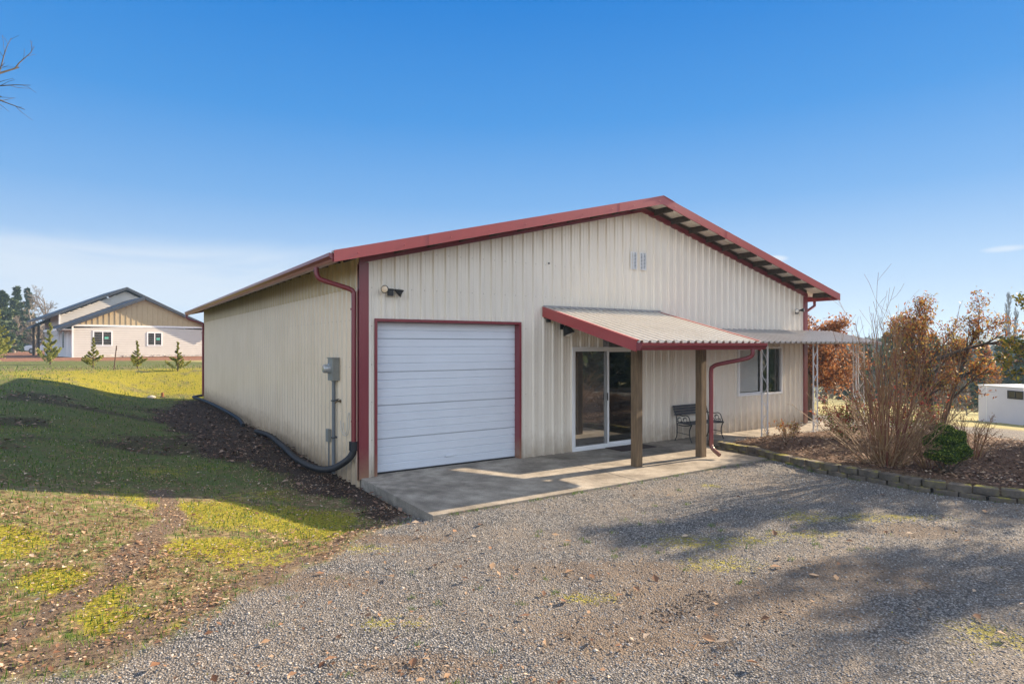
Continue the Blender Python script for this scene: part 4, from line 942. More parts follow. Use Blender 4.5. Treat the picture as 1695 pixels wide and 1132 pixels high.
def at(x, y, dz=0): return Vector((x, y, Z(x, y) + dz))
# brown-leaved oak beyond the right corner
t = thing('oak_tree', 'small oak with dense dry brown leaves beyond the far corner of the metal building', 'tree', at(14.2, 1.1))
T = Tree(3); T.grow(V3((0, 0, -.1)), V3((.05, 0, 1)), 2.6, .13, 0, [dict(n=13, sp=1.05, w=.06, lr=.62, start=.36, tap=.6, seg=6), dict(n=9, sp=.75, w=.14, lr=.5, up=.03, start=.15), dict(n=7, sp=.8, w=.2, lr=.55, start=.1, seg=4), dict(n=0, sp=.6, w=.2, lr=.5, seg=3)])
T.tubes('trunk', M['bark'], t); T.leaves('crown', LM['oak'], t, 15000, .085, (2, 3), 4, .55, .10)
t = thing('oak_tree', 'oak with sparser brown leaves seen through the white awning posts', 'tree', at(17.6, 4.2))
T = Tree(13); T.grow(V3((0, 0, -.1)), V3((-.05, 0, 1)), 3.0, .14, 0, [dict(n=13, sp=1.0, w=.06, lr=.6, start=.4, tap=.6, seg=6), dict(n=9, sp=.75, w=.14, lr=.5, up=.03, start=.15), dict(n=7, sp=.8, w=.2, lr=.55, start=.1, seg=4), dict(n=0, sp=.6, w=.2, lr=.5, seg=3)])
T.tubes('trunk', M['bark'], t); T.leaves('crown', LM['oak'], t, 9000, .09, (2, 3), 5, .55, .10)
# leafy tree standing in the bed
t = thing('leafy_tree', 'multi-stemmed tree with orange and green leaves at the back of the planting bed', 'tree', at(12.5, -2.9))
T = Tree(21)
for k, (dx, dy, L0, r) in enumerate(((.0, .05, 2.2, .085), (.22, -.15, 2.35, .06), (-.16, .14, 2.3, .05))):
    T.grow(V3((dx * .4, dy * .4, -.1)), V3((dx, dy, 1)), L0 * 1.12, r, 0, [dict(n=11, sp=.55, w=.07, lr=.46, start=.22, tap=.6, seg=6, up=.03), dict(n=7, sp=.65, w=.15, lr=.55, up=.06, start=.2), dict(n=5, sp=.7, w=.2, lr=.6, start=.15, seg=4), dict(n=0, sp=.6, w=.2, lr=.5, seg=3)])
T.grow(V3((.05, 0, 1.6)), V3((.65, -.75, .55)), 1.6, .045, 1, [dict(n=4, sp=.6, w=.1, lr=.5), dict(n=7, sp=.6, w=.1, lr=.5, start=.4), dict(n=5, sp=.7, w=.2, lr=.5, seg=4), dict(n=0, sp=.6, w=.2, lr=.5, seg=3)])
T.tubes('trunk', M['bark'], t)
T.leaves('crown', LM['orange'], t, 9000, .075, (2, 3), 6, .34, .07, hang=.5)
S2 = Tree(22)
for k in range(42):
    a = S2.g.uniform(0, 6.28); rr_ = S2.g.uniform(.03, .22); S2.grow(V3((math.cos(a) * rr_, math.sin(a) * rr_, -.02)), V3((math.cos(a) * .22, math.sin(a) * .22, 1)), S2.g.uniform(.9, 2.3), .009, 0, [dict(n=2, sp=.3, w=.05, lr=.4, start=.5, tap=.6), dict(n=0, sp=.4, w=.1, lr=.5, seg=3)])
S2.tubes('suckers', M['palestem'], t, sides=4)
# big bare red-stemmed shrub
t = thing('bare_shrub', 'tall bare shrub with fanned red-brown stems in the planting bed', 'shrub', at(7.42, -4.2))
T = Tree(31); g = T.g
for k in range(38):
    a = g.uniform(0, 6.28); lean = g.uniform(.02, .42); r_ = g.uniform(.02, .2)
    T.grow(V3((math.cos(a) * r_, math.sin(a) * r_, -.05)), V3((math.cos(a) * lean, math.sin(a) * lean, 1)), g.uniform(1.5, 2.6), .013, 0, [dict(n=3, sp=.30, w=.045, lr=.5, start=.3, tap=.75, seg=7, rmin=.003, up=.02, rr=.7), dict(n=2, sp=.4, w=.08, lr=.6, seg=4, up=.05, rmin=.0025), dict(n=0, sp=.4, w=.1, lr=.5, seg=3, rmin=.002)])
T.tubes('stems', M['redtwig'], t)
T = Tree(32); g = T.g
for k in range(75):
    a = g.uniform(0, 6.28); lean = g.uniform(.35, 1.25); r_ = g.uniform(.02, .25)
    T.grow(V3((math.cos(a) * r_, math.sin(a) * r_, -.05)), V3((math.cos(a) * lean, math.sin(a) * lean, 1)), g.uniform(.7, 1.5), .010, 0, [dict(n=3, sp=.5, w=.08, lr=.45, start=.3, tap=.7, seg=6, rmin=.0028, rr=.7), dict(n=2, sp=.5, w=.1, lr=.55, seg=3, rmin=.0024), dict(n=0, sp=.4, w=.1, lr=.5, seg=2, rmin=.002)])
T.tubes('stems', M['palestem'], t)
T.leaves('dry_leaves', LM['dry'], t, 500, .035, (1, 2), 8, .5, .02)
# arching low bare shrub beside it
t = thing('bare_shrub', 'pinkish low bare shrub between the tall shrub and the clipped green ball', 'shrub', at(7.78, -4.72))
T = Tree(33); g = T.g
for k in range(46):
    a = g.uniform(0, 6.28); lean = g.uniform(.2, 1.1); T.grow(V3((math.cos(a) * .1, math.sin(a) * .1, -.03)), V3((math.cos(a) * lean, math.sin(a) * lean, 1)), g.uniform(.4, .75), .006, 0, [dict(n=4, sp=.5, w=.12, lr=.45, start=.3, seg=5, rmin=.002, rr=.8), dict(n=2, sp=.6, w=.1, lr=.5, seg=3, rmin=.0018), dict(n=0, sp=.4, w=.1, lr=.5, seg=2, rmin=.0015)])
T.tubes('stems', M['redtwig'], t)
# red-berried shrub behind
for lab, x, y, h, n, sd in (('bushy shrub with bright red leaf tips behind the tall bare shrub', 9.5, -2.4, 1.0, 1500, 41), ('low evergreen shrub with a few red leaves near the walkway', 8.6, -1.75, .42, 260, 42), ('red-tipped shrub right of the tall bare stems', 10.6, -3.1, 1.15, 1300, 43)):
    t = thing('red_shrub', lab, 'shrub', at(x, y)); T = Tree(sd); g = T.g
    for k in range(22):
        a = g.uniform(0, 6.28); lean = g.uniform(.1, .75); T.grow(V3((math.cos(a) * .06, math.sin(a) * .06, -.03)), V3((math.cos(a) * lean, math.sin(a) * lean, 1)), h * g.uniform(.6, 1.05), .007, 0, [dict(n=5, sp=.6, w=.1, lr=.4, start=.35, seg=5, rmin=.002), dict(n=0, sp=.5, w=.1, lr=.5, seg=3, rmin=.0018)])
    T.tubes('stems', M['palestem'], t); T.leaves('foliage', LM['red'] if sd != 42 else LM['orange'], t, n, .05, (1,), sd, .45, .035)
    if sd != 42: T.leaves('lower_foliage', LM['sap'], t, n, .05, (0,), sd + 5, .45, .06)
# clipped evergreen ball
t = thing('evergreen_shrub', 'rounded bright green evergreen ball at the edge of the planting bed', 'shrub', at(7.62, -5.0))
g = np.random.RandomState(51); n = 15000
d = g.randn(n, 3); d /= np.linalg.norm(d, axis=1)[:, None]; d[:, 2] = np.abs(d[:, 2]) * np.where(g.rand(n) < .8, 1, -.35)
lump = 1 + .17 * np.sin(d[:, 0] * 7 + 1) * np.sin(d[:, 1] * 6) + .14 * np.sin(d[:, 2] * 9 + d[:, 0] * 5) + .10 * g.rand(n) ** 6
rad = (1 - .28 * g.rand(n) ** 2.2) * lump; top_ = sst(.55, .95, d[:, 2])
C = np.stack([d[:, 0] * rad * (.27), d[:, 1] * rad * (.27), .32 + d[:, 2] * rad * .37], 1)
V_, F_ = leafmesh(C, .022 + .02 * g.rand(n), g, asp=.6, up=d * 1.0); meshobj('crown', V_, F_, LM['box'], t)
T = Tree(52)
for k in range(10): a = k * .63; T.grow(V3((0, 0, -.05)), V3((math.cos(a) * .6, math.sin(a) * .6, 1)), .45, .012, 0, [dict(n=4, sp=.6, w=.1, lr=.5), dict(n=0, sp=.6, w=.1, lr=.5, seg=3)])
T.tubes('trunk', M['bark'], t)
# small bare shrub
t = thing('bare_shrub', 'small twiggy bare shrub alone at the right of the planting bed', 'shrub', at(9.4, -4.72))
T = Tree(61); g = T.g
for k in range(26):
    a = g.uniform(0, 6.28); lean = g.uniform(.1, .85); T.grow(V3((math.cos(a) * .08, math.sin(a) * .08, -.03)), V3((math.cos(a) * lean, math.sin(a) * lean, 1)), g.uniform(.5, .9), .007, 0, [dict(n=5, sp=.55, w=.1, lr=.42, start=.3, seg=5, rmin=.0024, rr=.8), dict(n=3, sp=.6, w=.1, lr=.5, seg=3, rmin=.002), dict(n=0, sp=.4, w=.1, lr=.5, seg=2, rmin=.0018)])
T.tubes('stems', M['redtwig'], t); T.leaves('dry_leaves', LM['dry'], t, 160, .03, (1, 2), 8, .5, .02)
# tiny perennials by the walkway
for i, (x, y, lab) in enumerate(((7.75, -1.75, 'tiny dry rose stub in the bed near the second porch post'), (8.2, -1.95, 'thin dry rose stub in the bed before the first lattice post'))):
    t = thing('dry_plant', lab, 'plant', at(x, y)); T = Tree(70 + i); g = T.g
    for k in range(7): a = g.uniform(0, 6.28); T.grow(V3((0, 0, -.02)), V3((math.cos(a) * .4, math.sin(a) * .4, 1)), g.uniform(.2, .36), .005, 0, [dict(n=2, sp=.5, w=.12, lr=.4, seg=4, rmin=.002), dict(n=0, sp=.4, w=.1, lr=.5, seg=2, rmin=.002)])
    T.tubes('stems', M['palestem'], t); T.leaves('foliage', LM['dry'], t, 40, .035, (0, 1), 3 + i, .5, .015)
# yellow-green tree at the right edge
t = thing('golden_tree', 'golden green leafy tree reaching in at the right edge of the drive', 'tree', at(12.3, -5.55))
T = Tree(81); T.grow(V3((0, 0, -.1)), V3((.05, -.05, 1)), 2.6, .09, 0, [dict(n=13, sp=1.2, w=.06, lr=.62, start=.3, tap=.6, seg=6), dict(n=8, sp=.7, w=.12, lr=.5, start=.15, up=-.02), dict(n=5, sp=.7, w=.2, lr=.5, start=.1, seg=4), dict(n=0, sp=.6, w=.2, lr=.5, seg=3)])
T.tubes('trunk', M['bark'], t); T.leaves('crown', LM['yellow'], t, 8500, .085, (2, 3), 9, .45, .07, hang=.4)
# bare trees out along the drive (their shadows fall across the gravel)
def baretree(x, y, h, seed, lab, r=.14, name='bare_tree', m='bark', group=None, dense=1.0, rmin=.006, start=.3, sp0=.85, lr0=.55):
    t = thing(name, lab, 'tree', at(x, y), group=group); T = Tree(seed)
    T.grow(V3((0, 0, -.2)), V3((.02, .02, 1)), h * .78, r, 0, [dict(n=int(14 * dense), sp=sp0, w=.05, lr=lr0, start=start, tap=.8, seg=8, rr=.6), dict(n=int(8 * dense), sp=.65, w=.12, lr=.5, up=.04, start=.15, rr=.6, rmin=rmin), dict(n=int(6 * dense), sp=.6, w=.16, lr=.5, seg=4, start=.1, rmin=rmin), dict(n=3, sp=.6, w=.2, lr=.55, seg=3, rmin=rmin * .8), dict(n=0, sp=.6, w=.2, lr=.5, seg=2, rmin=rmin * .7)])
    T.tubes('trunk', M[m], t, sides=3, big=6); return t, T
for (x, y, h, sd, nl, lab) in ((21.5, -6.8, 9.2, 101, 3600, 'tallest brown-leaved tree at the outer end of the drive'), (17.5, -9.0, 8.4, 102, 2800, 'spreading brown-leaved tree on the far side of the drive'), (14.4, -8.1, 7.0, 103, 2600, 'thin brown-leaved tree beyond the golden tree'),
                             (17.4, -5.9, 6.2, 104, 3400, 'shorter brown-leaved tree just behind the golden tree'), (15.0, -5.2, 8.4, 105, 2600, 'slender tree with a high sparse crown beside the golden tree'), (24, -12.5, 9.0, 106, 2500, 'large sparse tree opposite the glass door')):
    t, T = baretree(x, y, h, sd, lab, r=.10, start=.45, sp0=.6 if sd != 105 else .5, lr0=.55 if sd != 105 else .22); T.leaves('clinging_leaves', LM['oak'], t, nl, .13, (2, 3), sd, .5, .10)
# twigs of a bare tree reaching in at the upper left
t = thing('bare_tree', 'bare branch tips reaching into the sky at the upper left', 'tree', at(-6.62, 4.9))
T = Tree(111); T.grow(V3((0, 0, -.2)), V3((0, 0, 1)), 9.3, .16, 0, [dict(n=18, sp=1.05, w=.04, lr=.40, start=.48, tap=.8, seg=8, rr=.5), dict(n=7, sp=.6, w=.08, lr=.45, up=.05, start=.3, rr=.6, rmin=.004), dict(n=4, sp=.5, w=.1, lr=.5, seg=4, up=.05, rmin=.003), dict(n=0, sp=.6, w=.2, lr=.5, seg=3, rmin=.0025)])
T.tubes('trunk', M['bark'], t, sides=4, big=6)
# conifer generator
def conifer(name, x, y, h, rad, seed, lab, cat='tree', m='needle', n=3500, size=.3, group=None, droop=-.15, bare=.08, trunk='bark', dz=0):
    t = thing(name, lab, cat, at(x, y, dz), group=group); g = np.random.RandomState(seed)
    T = Tree(seed); T.grow(V3((0, 0, -.3)), V3((0, 0, 1)), h + .2, h * .018 + .01, 0, [dict(n=0, sp=0, w=.01, lr=0, tap=.95, seg=6)]); T.tubes('trunk', M[trunk], t)
    nb = max(26, int(h * 9)); P = []; U = []; per = n // nb
    for b in range(nb):
        f = bare + (1 - bare) * ((b + .5) / nb); z = h * f; L = rad * ((1 - f) ** 2.0 if m == 'sap' else (1 - f) ** .8) * g.uniform(.65, 1.15) + .05 * rad; a = g.rand() * 6.28
        s = g.rand(per) ** .6; w = (g.rand(per) - .5) * L * .42 * (1.1 - s * .8)
        px = np.cos(a) * s * L - np.sin(a) * w; py = np.sin(a) * s * L + np.cos(a) * w; pz_ = z + s * L * (-droop if m == 'sap' else droop) * 1.0 + (g.rand(per) - .5) * L * .16 + (.25 * s * s * L if m == 'sap' else 0)
        P.append(np.stack([px, py, pz_], 1)); U.append(np.tile([[math.cos(a), math.sin(a), .35 if m == 'sap' else -.25]], (per, 1)))
    P = np.concatenate(P); U = np.concatenate(U); V_, F_ = leafmesh(P, size * (.5 + .8 * g.rand(len(P))), g, asp=.42, up=U, flat=.3); meshobj('crown', V_, F_, LM[m], t); return t
# row of young cypresses on the bank
for i, (x, y, h, r_, lab) in enumerate(((-8.6, 38.6, 3.3, 1.4, 'brightest young cypress at the left edge of the lawn'), (-5.85, 34.3, 2.35, 1.25, 'young cypress in front of the neighbouring house corner'), (-3.75, 27.3, 1.5, .72, 'bushy young cypress below the larger house window'), (-1.95, 26.0, 1.35, .62, 'thin-topped young cypress between the two house windows'), (-.45, 23.1, 1.35, .62, 'young cypress nearest the metal building'))):
    conifer('young_cypress', x, y, h, r_, 200 + i, lab, m='sap', n=5200, size=.085 if h < 2 else .13, group='young cypresses along the top of the lawn', droop=-.35, bare=.04)
# far conifers and bare trees on the left
for i, (lat, dep, h, r_, lab) in enumerate(((-63.3, 76, 7.6, 2.9, 'dark fir at the left edge behind the lawn'), (-71.2, 88, 9.3, 2.2, 'second fir just right of the edge fir'), (-82.3, 104, 10.6, 2.0, 'slim fir rising among the bare trees'))):
    x = CX + lat * FY + dep * FX; y = CY - lat * FX + dep * FY; conifer('fir_tree', x, y, h, r_, 300 + i, lab, n=4200, size=.75, group='firs behind the neighbouring house')
for i, (px, dep, h, lab) in enumerate(((80, 98, 11.2, 'tall round-crowned bare tree beside the house roof'), (50, 92, 8.6, 'greyish bare tree between the firs and the house'), (22, 84, 5.6, 'low bare tree above the parked car'), (108, 105, 8.6, 'bare tree showing just above the house eave'), (58, 72, 4.2, 'scrubby bare tree behind the parked car'))):
    lat = (px - 847.5) / 1013.84 * dep; x = CX + lat * FY + dep * FX; y = CY - lat * FX + dep * FY
    baretree(x, y, h, 320 + i, lab, r=.30, m='farbark', group='bare trees behind the neighbouring house', rmin=.022, dense=.9, start=.22)

# ------------------------------------------------------------------ neighbouring house
ha = R(10.3); hx, hy = -5.5, 53.6; HZ = 1.04
hs_ = thing('neighbour_house', 'cream sided house with dark blue gabled roofs beyond the lawn', 'house', (hx, hy, HZ), ha)
def lap(mb, x0, x1, y, z0, ztop, step=.19, axis='x', sg=-1):
    """lapped boards; ztop(x)"""
    z = z0
    zmax = max(ztop(x0), ztop(x1), ztop((x0 + x1) / 2), ztop(min(max(5.25, x0), x1)))
    while z < zmax:
        z2 = z + step
        # clip x-range where ztop>z
        xs = np.linspace(x0, x1, 121); ok = [q for q in xs if ztop(q) > z + .02]
        if ok:
            a, b = ok[0], ok[-1]; ok2 = [q for q in xs if ztop(q) > z2]; a2, b2 = (ok2[0], ok2[-1]) if ok2 else ((a + b) / 2, (a + b) / 2 + .01); zt = z2 if ok2 else min(z2, ztop((a + b) / 2))
            if axis == 'x': mb.add([(a, y + sg * .032, z), (b, y + sg * .032, z), (b2, y, zt), (a2, y, zt), (a, y, z), (b, y, z)], [(0, 1, 2, 3), (4, 5, 1, 0)])
            else: mb.add([(y + sg * .032, a, z), (y + sg * .032, b, z), (y, b2, zt), (y, a2, zt), (y, a, z), (y, b, z)], [(0, 1, 2, 3), (4, 5, 1, 0)])
        z = z2
HW = 10.5; fr_ = lambda x: 5.12 - .46 * abs(x - 5.25)
mb = MB(); lap(mb, 0, HW, 0, 0, lambda x: 2.60 if True else 0); mb.build('wall', M['siding'], hs_, fix=False)['label'] = 'cream lap siding on the front gable'
mb = MB(); mb.add([(0, 0, 2.76), (HW, 0, 2.76), (HW, 0, fr_(HW)), (5.25, 0, fr_(5.25)), (0, 0, fr_(0))], [(0, 1, 2, 3, 4)])
x = .2
while x < HW: mb.box(x - .02, x + .02, -.03, .0, 2.76, fr_(x) - .02); x += .41
mb.build('gable', M['batten'], hs_, fix=False)
mb = MB(); mb.box(-.02, HW + .02, -.035, -.0, 2.60, 2.76); mb.box(-.05, .07, -.04, .06, 0, 2.6); mb.box(HW - .07, HW + .05, -.04, .06, 0, 2.6); mb.box(-.07, .05, 6.55, 6.7, 0, 3.9); mb.build('trim', M['vinyl'], hs_)
mb = MB(); lap(mb, 0, 6.6, 0, 0, lambda q: 2.6, axis='y'); lap(mb, 6.6, 15.9, 0, 0, lambda q: 3.9, axis='y'); mb.build('wall', M['sidingside'], hs_, fix=False)['label'] = 'white side wall in shade'
bk = lambda x: 6.25 - .48 * abs(x - 5.2)
mb = MB(); lap(mb, 0, 10.4, 6.6, 2.4, bk); mb.build('wall', M['siding'], hs_, fix=False)['label'] = 'upper rear gable wall'
mb = MB(); mb.add([(HW, 0, 0), (HW, 15.9, 0), (HW, 15.9, 2.7), (HW, 0, 2.7)], [(0, 1, 2, 3)]); mb.add([(0, 15.9, 0), (HW, 15.9, 0), (HW, 15.9, bk(HW)), (5.2, 15.9, bk(5.2)), (0, 15.9, bk(0))], [(0, 1, 2, 3, 4)]); mb.build('wall', M['siding'], hs_, fix=False)['label'] = 'back walls'
def hroof(mb, xm, zp, half, sl, y0, y1, th=.16):
    for sg in (-1, 1):
        a = (xm, zp); b = (xm + sg * half, zp - sl * half); mb.prism([a, b, (b[0], b[1] - th), (a[0], a[1] - th)], 'y', y0, y1)
mb = MB(); hroof(mb, 5.25, 5.34, 6.4, .46, -.55, 7.0); rfm = mb.build('roof', M['navy'], hs_)
rfm['label'] = 'lower front roof'
mb = MB(); hroof(mb, 5.2, 6.62, 6.6, .48, 6.05, 16.5); mb.build('roof', M['navy'], hs_)['label'] = 'taller rear roof'
for sg in (-1, 1):
    for (xm, zp, half, sl, y0) in ((5.25, 5.34, 6.36, .46, -.56), (5.2, 6.62, 6.56, .48, 6.04)):
        a = (xm + sg * .02, zp - .17); b = (xm + sg * half, zp - sl * half - .17); mb = MB(); mb.prism([a, b, (b[0], b[1] - .10), (a[0], a[1] - .10)], 'y', y0 + .02, y0 + .05); mb.build('fascia', M['navy'], hs_)
mb = MB(); mb.box(-1.15, 0, -.53, 6.5, 2.30, 2.33); mb.box(-1.18, -1.15, -.53, 6.5, 2.20, 2.36); mb.build('soffit', M['vinyl'], hs_)
def hwin(mb_y, x0, x1, z0, z1):
    mb = MB(); frame(mb, x0 - .09, x1 + .09, z0 - .09, z1 + .09, mb_y - .05, mb_y + .0, .10); w = mb.build('window', M['vinyl'], hs_)
    mb = MB(); xm = (x0 + x1) / 2; mb.box(xm - .04, xm + .04, mb_y - .045, mb_y - .0, z0, z1); mb.build('mullion', M['vinyl'], w)
    mb = MB(); mb.box(x0, x1, mb_y - .03, mb_y - .026, z0, z1); mb.build('pane', M['darkglass'], w)
    mb = MB(); mb.box(xm + .14, xm + .42, mb_y - .034, mb_y - .0315, z1 - .62, z1 - .42); mb.build('sticker', mat('green sticker', (.10, .42, .32), .5), w)
hwin(0, 1.50, 2.75, 1.03, 2.17); hwin(0, 5.55, 6.62, 1.03, 2.10)
# doors on the shaded side
mb = MB(); mb.box(-.03, 0, 1.9, 2.8, .0, 2.05); mb.build('door', M['vinyl'], hs_); mb = MB(); mb.box(-.035, .0, 4.2, 4.8, .8, 2.2); mb.build('window', M['darkglass'], hs_)
for y0 in (7.4, 11.4):
    mb = MB(); mb.box(-.03, 0, y0, y0 + 3.2, 0, 3.2); gd = mb.build('garage_door', M['sidingside'], hs_); mb = MB()
    for k in range(1, 5): mb.box(-.036, -.03, y0, y0 + 3.2, k * .64 - .015, k * .64 + .015)
    mb.build('panel_joint', M['grey'], gd)
mb = MB(); mb.add([(-1.5, 12.1, 2.75), (0, 12.1, 3.6), (0, 16.5, 3.6), (-1.5, 16.5, 2.75), (-1.5, 12.1, 2.60), (0, 12.1, 3.4), (0, 16.5, 3.4), (-1.5, 16.5, 2.60)], [(0, 1, 2, 3), (4, 7, 6, 5), (0, 4, 5, 1), (1, 5, 6, 2), (2, 6, 7, 3), (3, 7, 4, 0)]); cp = mb.build('carport_roof', M['navy'], hs_)
mb = MB(); mb.box(-.98, -.80, 12.3, 12.5, 0, 2.95); mb.build('post', M['darkwood'], cp)
mb = MB(); mb.box(-.98, -.80, 16.0, 16.2, 0, 2.95); mb.build('post', M['darkwood'], cp)
# debris piles near the wall
mb = MB(); random.seed(9)
for k in range(46):
    x = random.uniform(2.2, 9); y = random.uniform(-1.6, -.6); mb.beam((x, y, random.uniform(.03, .12)), (x + random.uniform(-.6, .6), y + random.uniform(-.3, .3), random.uniform(.03, .22)), random.uniform(.04, .12), .03)
o = mb.build('building_scraps', M['rock'], None); o.location = (hx, hy, HZ); o.rotation_euler = (0, 0, ha); tag(o, 'pale scraps of building material along the foot of the neighbouring house', 'debris', None, 'stuff')
# parked car by the house
t = thing('parked_car', 'pale parked car beyond the carport post of the neighbouring house', 'car')
lat = (80 - 847.5) / 1013.84 * 76; cxp = CX + lat * FY + 76 * FX; cyp = CY - lat * FX + 76 * FY
t.location = (cxp, cyp, Z(cxp, cyp)); t.rotation_euler = (0, 0, R(-20))
mb = MB(); body = [(-2.2, .35), (-2.25, .75), (-2.1, .95), (-1.75, 1.02), (1.1, 1.0), (2.0, .86), (2.25, .65), (2.25, .35)]
mb.prism(body, 'y', -.88, .88); mb.build('body', M['carwhite'], t, bevel=.06)
mb = MB(); mb.add([(-1.9, -.8, 1.0), (1.15, -.8, 1.0), (.45, -.62, 1.5), (-1.45, -.62, 1.5), (-1.9, .8, 1.0), (1.15, .8, 1.0), (.45, .62, 1.5), (-1.45, .62, 1.5)], [(0, 1, 2, 3), (7, 6, 5, 4), (1, 5, 6, 2), (4, 0, 3, 7)]); mb.build('windows', M['darkglass'], t)
mb = MB(); mb.box(-1.5, .5, -.64, .64, 1.49, 1.56); mb.box(-.45, -.37, -.80, .80, 1.0, 1.5); mb.build('roof', M['carwhite'], t, bevel=.02)
for x in (-1.4, 1.45):
    for y in (-.85, .85):
        mb = MB(); mb.lathe([(-.1, .30), (-.08, .33), (.08, .33), (.1, .30)], (x, y, .33), (0, 1, 0), 18); w_ = mb.build('wheel', M['tyre'], t); mb = MB(); mb.lathe([(-.108, .2), (.108, .2)], (x, y, .33), (0, 1, 0), 14); mb.build('rim', M['grey'], w_)
for y in (-.6, .6): mb = MB(); mb.box(2.2, 2.28, y - .2, y + .2, .62, .78); mb.build('headlight', M['lens'], t)
# stake, stump and rock on the bank
mb = MB(); mb.tube([(0, 0, -.2), (.12, 0, 1.12)], .022, 6); mb.box(.10, .135, -.012, .012, .9, 1.1); o = mb.build('metal_stake', M['rust'], None); o.location = at(-2.94, 24.7); tag(o, 'thin leaning rusty stake standing among the young cypresses', 'stake')
t = thing('tree_stump', 'small orange-brown stump with a pale rock beside it on the lawn', 'stump', at(-1.37, 17.65 + 1.2)); mb = MB(); mb.tube([(0, 0, -.05), (.01, 0, .10), (0, 0, .2)], [.07, .05, .045], 9); mb.build('wood', mat('orange stump', (.30, .13, .06), .9, var=.3), t)
mb = MB()
for k in range(9): a = k * .7; mb.tube([(math.cos(a) * .04, math.sin(a) * .04, .02), (math.cos(a) * .16, math.sin(a) * .16, -.03)], [.025, .01], 6)
mb.build('roots', M['bark'], t)
def rock(x, y, s, seed, lab, m='rock'):
    g = random.Random(seed); mb = MB(); vs = []; n = 9
    for i in range(5):
        f = i / 4; rr_ = math.sin(math.pi * (.15 + .8 * f)); 
        for k in range(n): a = 2 * math.pi * k / n; q = s * rr_ * g.uniform(.85, 1.12); vs.append((math.cos(a) * q, math.sin(a) * q * .8, s * (f - .3) * .9))
    fs = [(i * n + k, i * n + (k + 1) % n, (i + 1) * n + (k + 1) % n, (i + 1) * n + k) for i in range(4) for k in range(n)] + [tuple(range(n)), tuple(4 * n + k for k in range(n))]
    mb.add(vs, fs); o = mb.build('rock', M[m], None, smooth=True); o.location = at(x, y); tag(o, lab, 'rock'); return o
rock(-1.75, 17.9 + .8, .16, 3, 'pale rock lying on the lawn near the stump')

# ------------------------------------------------------------------ right background
t = thing('utility_trailer', 'white box trailer with a small dark rounded window across the drive', 'trailer', (28.3, 1.75, -1.25), math.atan2(-.915, -.43))
zt = t.location.z
mb = MB(); mb.box(0, 5.6, 0, 2.1, .02, 1.58); mb.build('body', M['trailer'], t, bevel=.05)
mb = MB(); mb.box(-.03, 5.63, -.02, 2.12, 1.56, 1.60); mb.box(-.02, 5.62, -.015, .0, .0, .05); mb.box(.40, .43, -.008, .0, .05, 1.56); mb.build('trim', M['vinyl'], t)
mb = MB(); frame(mb, 1.36, 2.04, 1.11, 1.45, -.03, .0, .045); wf = mb.build('window_frame', M['black'], t, bevel=.02); mb = MB(); mb.box(1.40, 2.0, -.012, -.006, 1.15, 1.41); mb.build('pane', M['darkglass'], wf); mb = MB(); mb.box(1.69, 1.72, -.025, -.012, 1.15, 1.41); mb.build('mullion', M['black'], wf)
for x in (2.3, 3.1): mb = MB(); mb.lathe([(-.1, .28), (.1, .28)], (x, .1, -.02), (0, 1, 0), 16); mb.build('wheel', M['tyre'], t)
# far conifers and hedges on the falling ground to the right
def wp(px, dep):
    lat = (px - 847.5) / 1013.84 * dep; return CX + lat * FY + dep * FX, CY - lat * FX + dep * FY
FARR = [(1622, 48, 565, 'fir', 'dark green fir above the white trailer'), (1690, 56, 572, 'fir', 'fir at the right edge behind the trailer'), (1590, 62, 600, 'fir', 'fir behind the leafy bed tree'), (1463, 95, 556, 'fir', 'blue-green fir rising between the bare stems'), (1500, 80, 585, 'fir', 'short fir between the shrub and the bed tree'), (1440, 62, 588, 'fir', 'fir behind the last awning post'), (1395, 70, 570, 'fir', 'fir half hidden by the brown oak'),
        (1648, 38, 615, 'bare', 'reddish scrub tree just behind the trailer'), (1600, 34, 625, 'bare', 'greenish bare bush left of the trailer'), (1560, 50, 590, 'bare', 'bare tree behind the bed tree trunk'), (1480, 55, 580, 'bare', 'thin bare tree behind the tall shrub'), (1420, 45, 600, 'bare', 'bare tree beyond the awning end'), (1530, 110, 552, 'bare', 'far bare tree on the hazy skyline'), (1425, 120, 548, 'bare', 'far bare tree over the awning roof'), (1370, 40, 628, 'bare', 'dark round bare bush across the field'), (1350, 90, 556, 'bare', 'bare tree far behind the oak')]
for i, (px, dep, ytop, kind, lab) in enumerate(FARR):
    x, y = wp(px, dep); z0 = Z(x, y); ztop = 2.05 - (ytop - 571.5) * dep / 1013.84; h = ztop - z0
    if kind == 'fir': conifer('fir_tree', x, y, h, h * .27, 400 + i, lab, n=3200, size=.028 * h + .25, group='firs on the low ground to the right')
    else: baretree(x, y, h, 420 + i, lab, r=h * .02, m='greybark' if px != 1648 else 'palestem', group='bare trees on the low ground to the right', rmin=.0006 * dep + .004, dense=.9, start=.12)
# two slender poplars
for i, (px, ytop) in enumerate(((1666, 498), (1677, 522))):
    dep = 170; x, y = wp(px, dep); z0 = Z(x, y); h = 2.05 - (ytop - 571.5) * dep / 1013.84 - z0
    t = thing('poplar_tree', ('taller' if i == 0 else 'shorter') + ' slender bare poplar on the far skyline', 'tree', (x, y, z0)); T = Tree(500 + i)
    T.grow(V3((0, 0, 0)), V3((0, 0, 1)), h, .35, 0, [dict(n=60, sp=.22, w=.01, lr=.22, start=.1, seg=8, rr=.4), dict(n=5, sp=.2, w=.05, lr=.5, seg=4, up=.1, rmin=.06), dict(n=0, sp=.3, w=.1, lr=.5, seg=3, rmin=.05)]); T.tubes('trunk', M['greybark'], t, sides=3)
